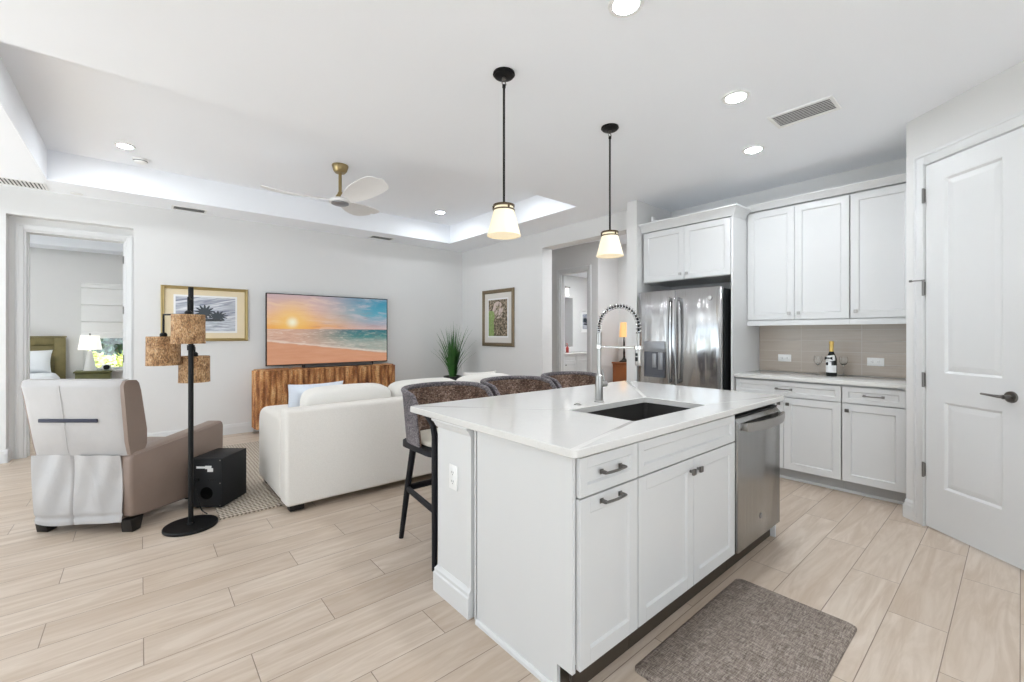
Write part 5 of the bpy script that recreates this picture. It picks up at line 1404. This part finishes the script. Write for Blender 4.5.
bm = nb(); lathe(bm, [(.0005, .38), (.005, .38), (.005, .61), (.012, .615), (.012, .63), (.0005, .632)], n=14); cyl(bm, (-.118, 0, .585), (.118, 0, .585), .002, n=6); obj('finial', bm, 'pewter', t)
t = thing('alarm_clock', 'small round alarm clock with a black face on the nightstand', 'clock', (-.44, 10.14, .688), .25)
bm = nb(); cushion(bm, (0, .02, .056), (.12, .085, .110), 2.6, 10); obj('body', bm, 'white_plastic', t)
bm = nb(); cushion(bm, (-.006, -.022, .056), (.086, .03, .078), 2.3, 8); obj('face', bm, 'black_plastic', t)
t = thing('roman_shade', 'white roman shade half lowered over the bedroom window', 'window blind', (0, 0, 0))
bm = nb()
def rsh(u, v):
    z = 1.235 + .945 * v; x = WX0 - .02 + (WX1 - WX0 + .04) * u
    k = (v * 3.2) % 1.0
    y = BY - .030 - .028 * (1 - k) ** 2 * (1 if v < .94 else 0) - (.02 if v < .1 else 0)
    return Vector((x, y, z)), Vector((x, y + .010, z))
sheet(bm, rsh, 4, 64); obj('fabric', bm, 'shade_white', t, angle=30)
bm = nb(); box(bm, WX0 - .02, WX1 + .02, BY - .045, BY - .002, 2.1805, 2.205, .003); obj('headrail', bm, 'shade_white', t)
def bush(label, loc, size, mat, n, seed, leaf, trunk=0.0, name='bush', group=None):
    t = thing(name, label, 'bush' if name == 'bush' else 'tree', loc, 0, group)
    rnd = random.Random(seed); bm = nb()
    for k in range(n):
        d_ = Vector((rnd.gauss(0, 1), rnd.gauss(0, 1), rnd.gauss(0, 1))).normalized(); r = (.55 + .45 * rnd.random()) * (1 + .18 * math.sin(d_.x * 7 + d_.z * 5))
        c_ = Vector((d_.x * size[0] * r, d_.y * size[1] * r, trunk + size[2] * (1 + d_.z * r)))
        a = Vector((rnd.gauss(0, 1), rnd.gauss(0, 1), rnd.gauss(0, .6))).normalized() * leaf; b = a.cross(Vector((rnd.gauss(0, 1), rnd.gauss(0, 1), rnd.gauss(0, 1)))).normalized() * leaf * .5
        bm.faces.new([bm.verts.new(c_ + q) for q in (-a, b, a, -b)])
    obj('foliage', bm, mat, t, False)
    bm = nb(); tube(bm, [(0, 0, 0), (.03, .01, trunk * .5 + .1), (0, 0, trunk + size[2])], .05, 8, radii=[.09, .07, .03]); obj('trunk', bm, 'bark', t)
bush('bright yellow-green bush outside the bedroom window', (-.50, 13.2, -.12), (.85, .6, .52), 'bush_yellow', 2600, 5, .055)
bush('dark green tree outside the bedroom window', (-.40, 16.8, -.12), (1.3, 1.2, 1.5), 'bush_dark', 5200, 6, .10, .4, 'tree')
bush('dark tree farther back outside the bedroom window', (-1.9, 19.5, -.12), (1.8, 1.2, 1.6), 'bush_dark', 3600, 8, .12, .4, 'tree')

# ------------------------------------------------------------------ hall and bathroom
t = thing('hall_cabinet', 'reddish brown wooden cabinet in the hall beyond the faucet', 'cabinet', (6.36, 4.70, 0), -PI / 2)
bm = nb(); box(bm, 0, 1.15, .0, .42, .07, .79, .004); obj('body', bm, 'cherry_wood', t)
bm = nb(); box(bm, -.015, 1.165, -.015, .43, .7905, .815, .005); obj('top', bm, 'cherry_wood', t)
for k in range(2):
    bm = nb(); box(bm, .03 + k * .55, .57 + k * .55, -.014, -.0005, .10, .76, .003); d = obj('door', bm, 'cherry_wood', t)
    bm = nb(); cyl(bm, (.53 + k * .09, -.0145, .45), (.53 + k * .09, -.034, .45), .011, n=14); obj('knob', bm, 'bronze', d)
for x in (.04, 1.11):
    for y in (.04, .38):
        bm = nb(); cyl(bm, (x, y, .0005), (x, y, .07), .018, .026, 12); obj('leg', bm, 'cherry_wood', t)
t = thing('hall_lamp', 'table lamp with a glowing amber shade on the wooden hall cabinet', 'table lamp', (6.50, 4.56, .8155))
bm = nb(); lathe(bm, [(.0005, .0005), (.085, .0005), (.085, .015), (.05, .035), (.022, .07), (.016, .12), (.02, .17), (.013, .21), (.017, .30), (.012, .40), (.012, .46), (.0005, .462)], n=24); obj('base', bm, 'dark_leg', t)
bm = nb(); lathe(bm, [(.085, .44), (.065, .70), (.063, .70), (.083, .44)], n=32, closed=True); obj('lamp_shade', bm, 'amber_glow', t)
bm = nb(); cushion(bm, (0, 0, .54), (.06, .06, .09), 2.0, 6); obj('bulb', bm, 'bulb_glow', t)
outlet((6.8 - .0, 4.78, 1.17), -PI / 2, 'small light switch plate on the hall wall inside the faucet arch', True)
t = thing('bathroom_vanity', 'white vanity cabinet seen through the bathroom doorway', 'vanity', (6.9, 6.76, 0))
bm = nb(); box(bm, 0, 1.75, .0205, .485, .09, .835, .002); obj('carcass', bm, 'cabinet_white', t, False)
bm = nb(); box(bm, 0, 1.75, .09, .11, 0, .089); obj('toe_kick', bm, 'toe_grey', t, False)
for k in range(4):
    x0 = .01 + k * .4325
    d = front('drawer', t, x0, x0 + .4225, .665, .825, .03)
    d = front('door', t, x0, x0 + .4225, .10, .655, .05); knob(d, x0 + (.385 if k % 2 == 0 else .037), .60)
bm = nb(); box(bm, -.01, 1.765, -.02, .486, .8355, .872, .004); obj('vanity_top', bm, 'quartz', t)
for lab, x, y, m_, h in (('red soap bottle on the bathroom vanity', 7.62, 6.92, 'soap_red', .17), ('white soap bottle on the bathroom vanity', 7.40, 6.90, 'white_plastic', .14)):
    t = thing('soap_bottle', lab, 'bottle', (x, y, .8725))
    bm = nb(); lathe(bm, [(.0005, .0005), (.034, .0005), (.036, .01), (.036, h * .7), (.014, h * .8), (.014, h * .86), (.0005, h * .86)], n=20); obj('bottle_body', bm, m_, t)
    bm = nb(); cyl(bm, (0, 0, h * .86), (0, 0, h * 1.18), .006, n=10); box(bm, -.04, .010, -.008, .008, h * 1.18, h * 1.27, .003); obj('pump', bm, 'black_plastic' if m_ == 'white_plastic' else 'soap_red', t)
t = thing('bathroom_mirror', 'frameless mirror over the bathroom vanity', 'mirror', (7.45, 7.2485, 1.60))
bm = nb(); box(bm, -.72, .72, -.008, -.0005, -.60, .60, .002); obj('glass', bm, 'mirror_glass', t)
t = thing('vanity_light', 'bathroom wall light with a white glass shade above the mirror', 'wall light', (7.83, 7.25, 2.44))
bm = nb(); box(bm, -.06, .06, -.02, -.0005, -.05, .05, .004); cyl(bm, (0, -.02, 0), (0, -.11, .0), .010, n=12); box(bm, -.12, .12, -.125, -.10, -.012, .012, .004); obj('bracket', bm, 'pewter', t)
bm = nb(); lathe(bm, [(.0005, -.013), (.05, -.015), (.062, -.20), (.060, -.20), (.048, -.022), (.0005, -.02)], 0, -.112, 28); obj('glass_shade', bm, 'lampshade_glow', t)
bm = nb(); cushion(bm, (0, -.112, -.11), (.06, .06, .09), 2.0, 6); obj('bulb', bm, 'bulb_glow', t)
framed('small white-framed dark print on the bathroom wall beside the mirror', (8.66, 7.25, 1.63), 0, .40, .56, .030, .085, 'print_palms', 'white_plastic', 'paper_white')
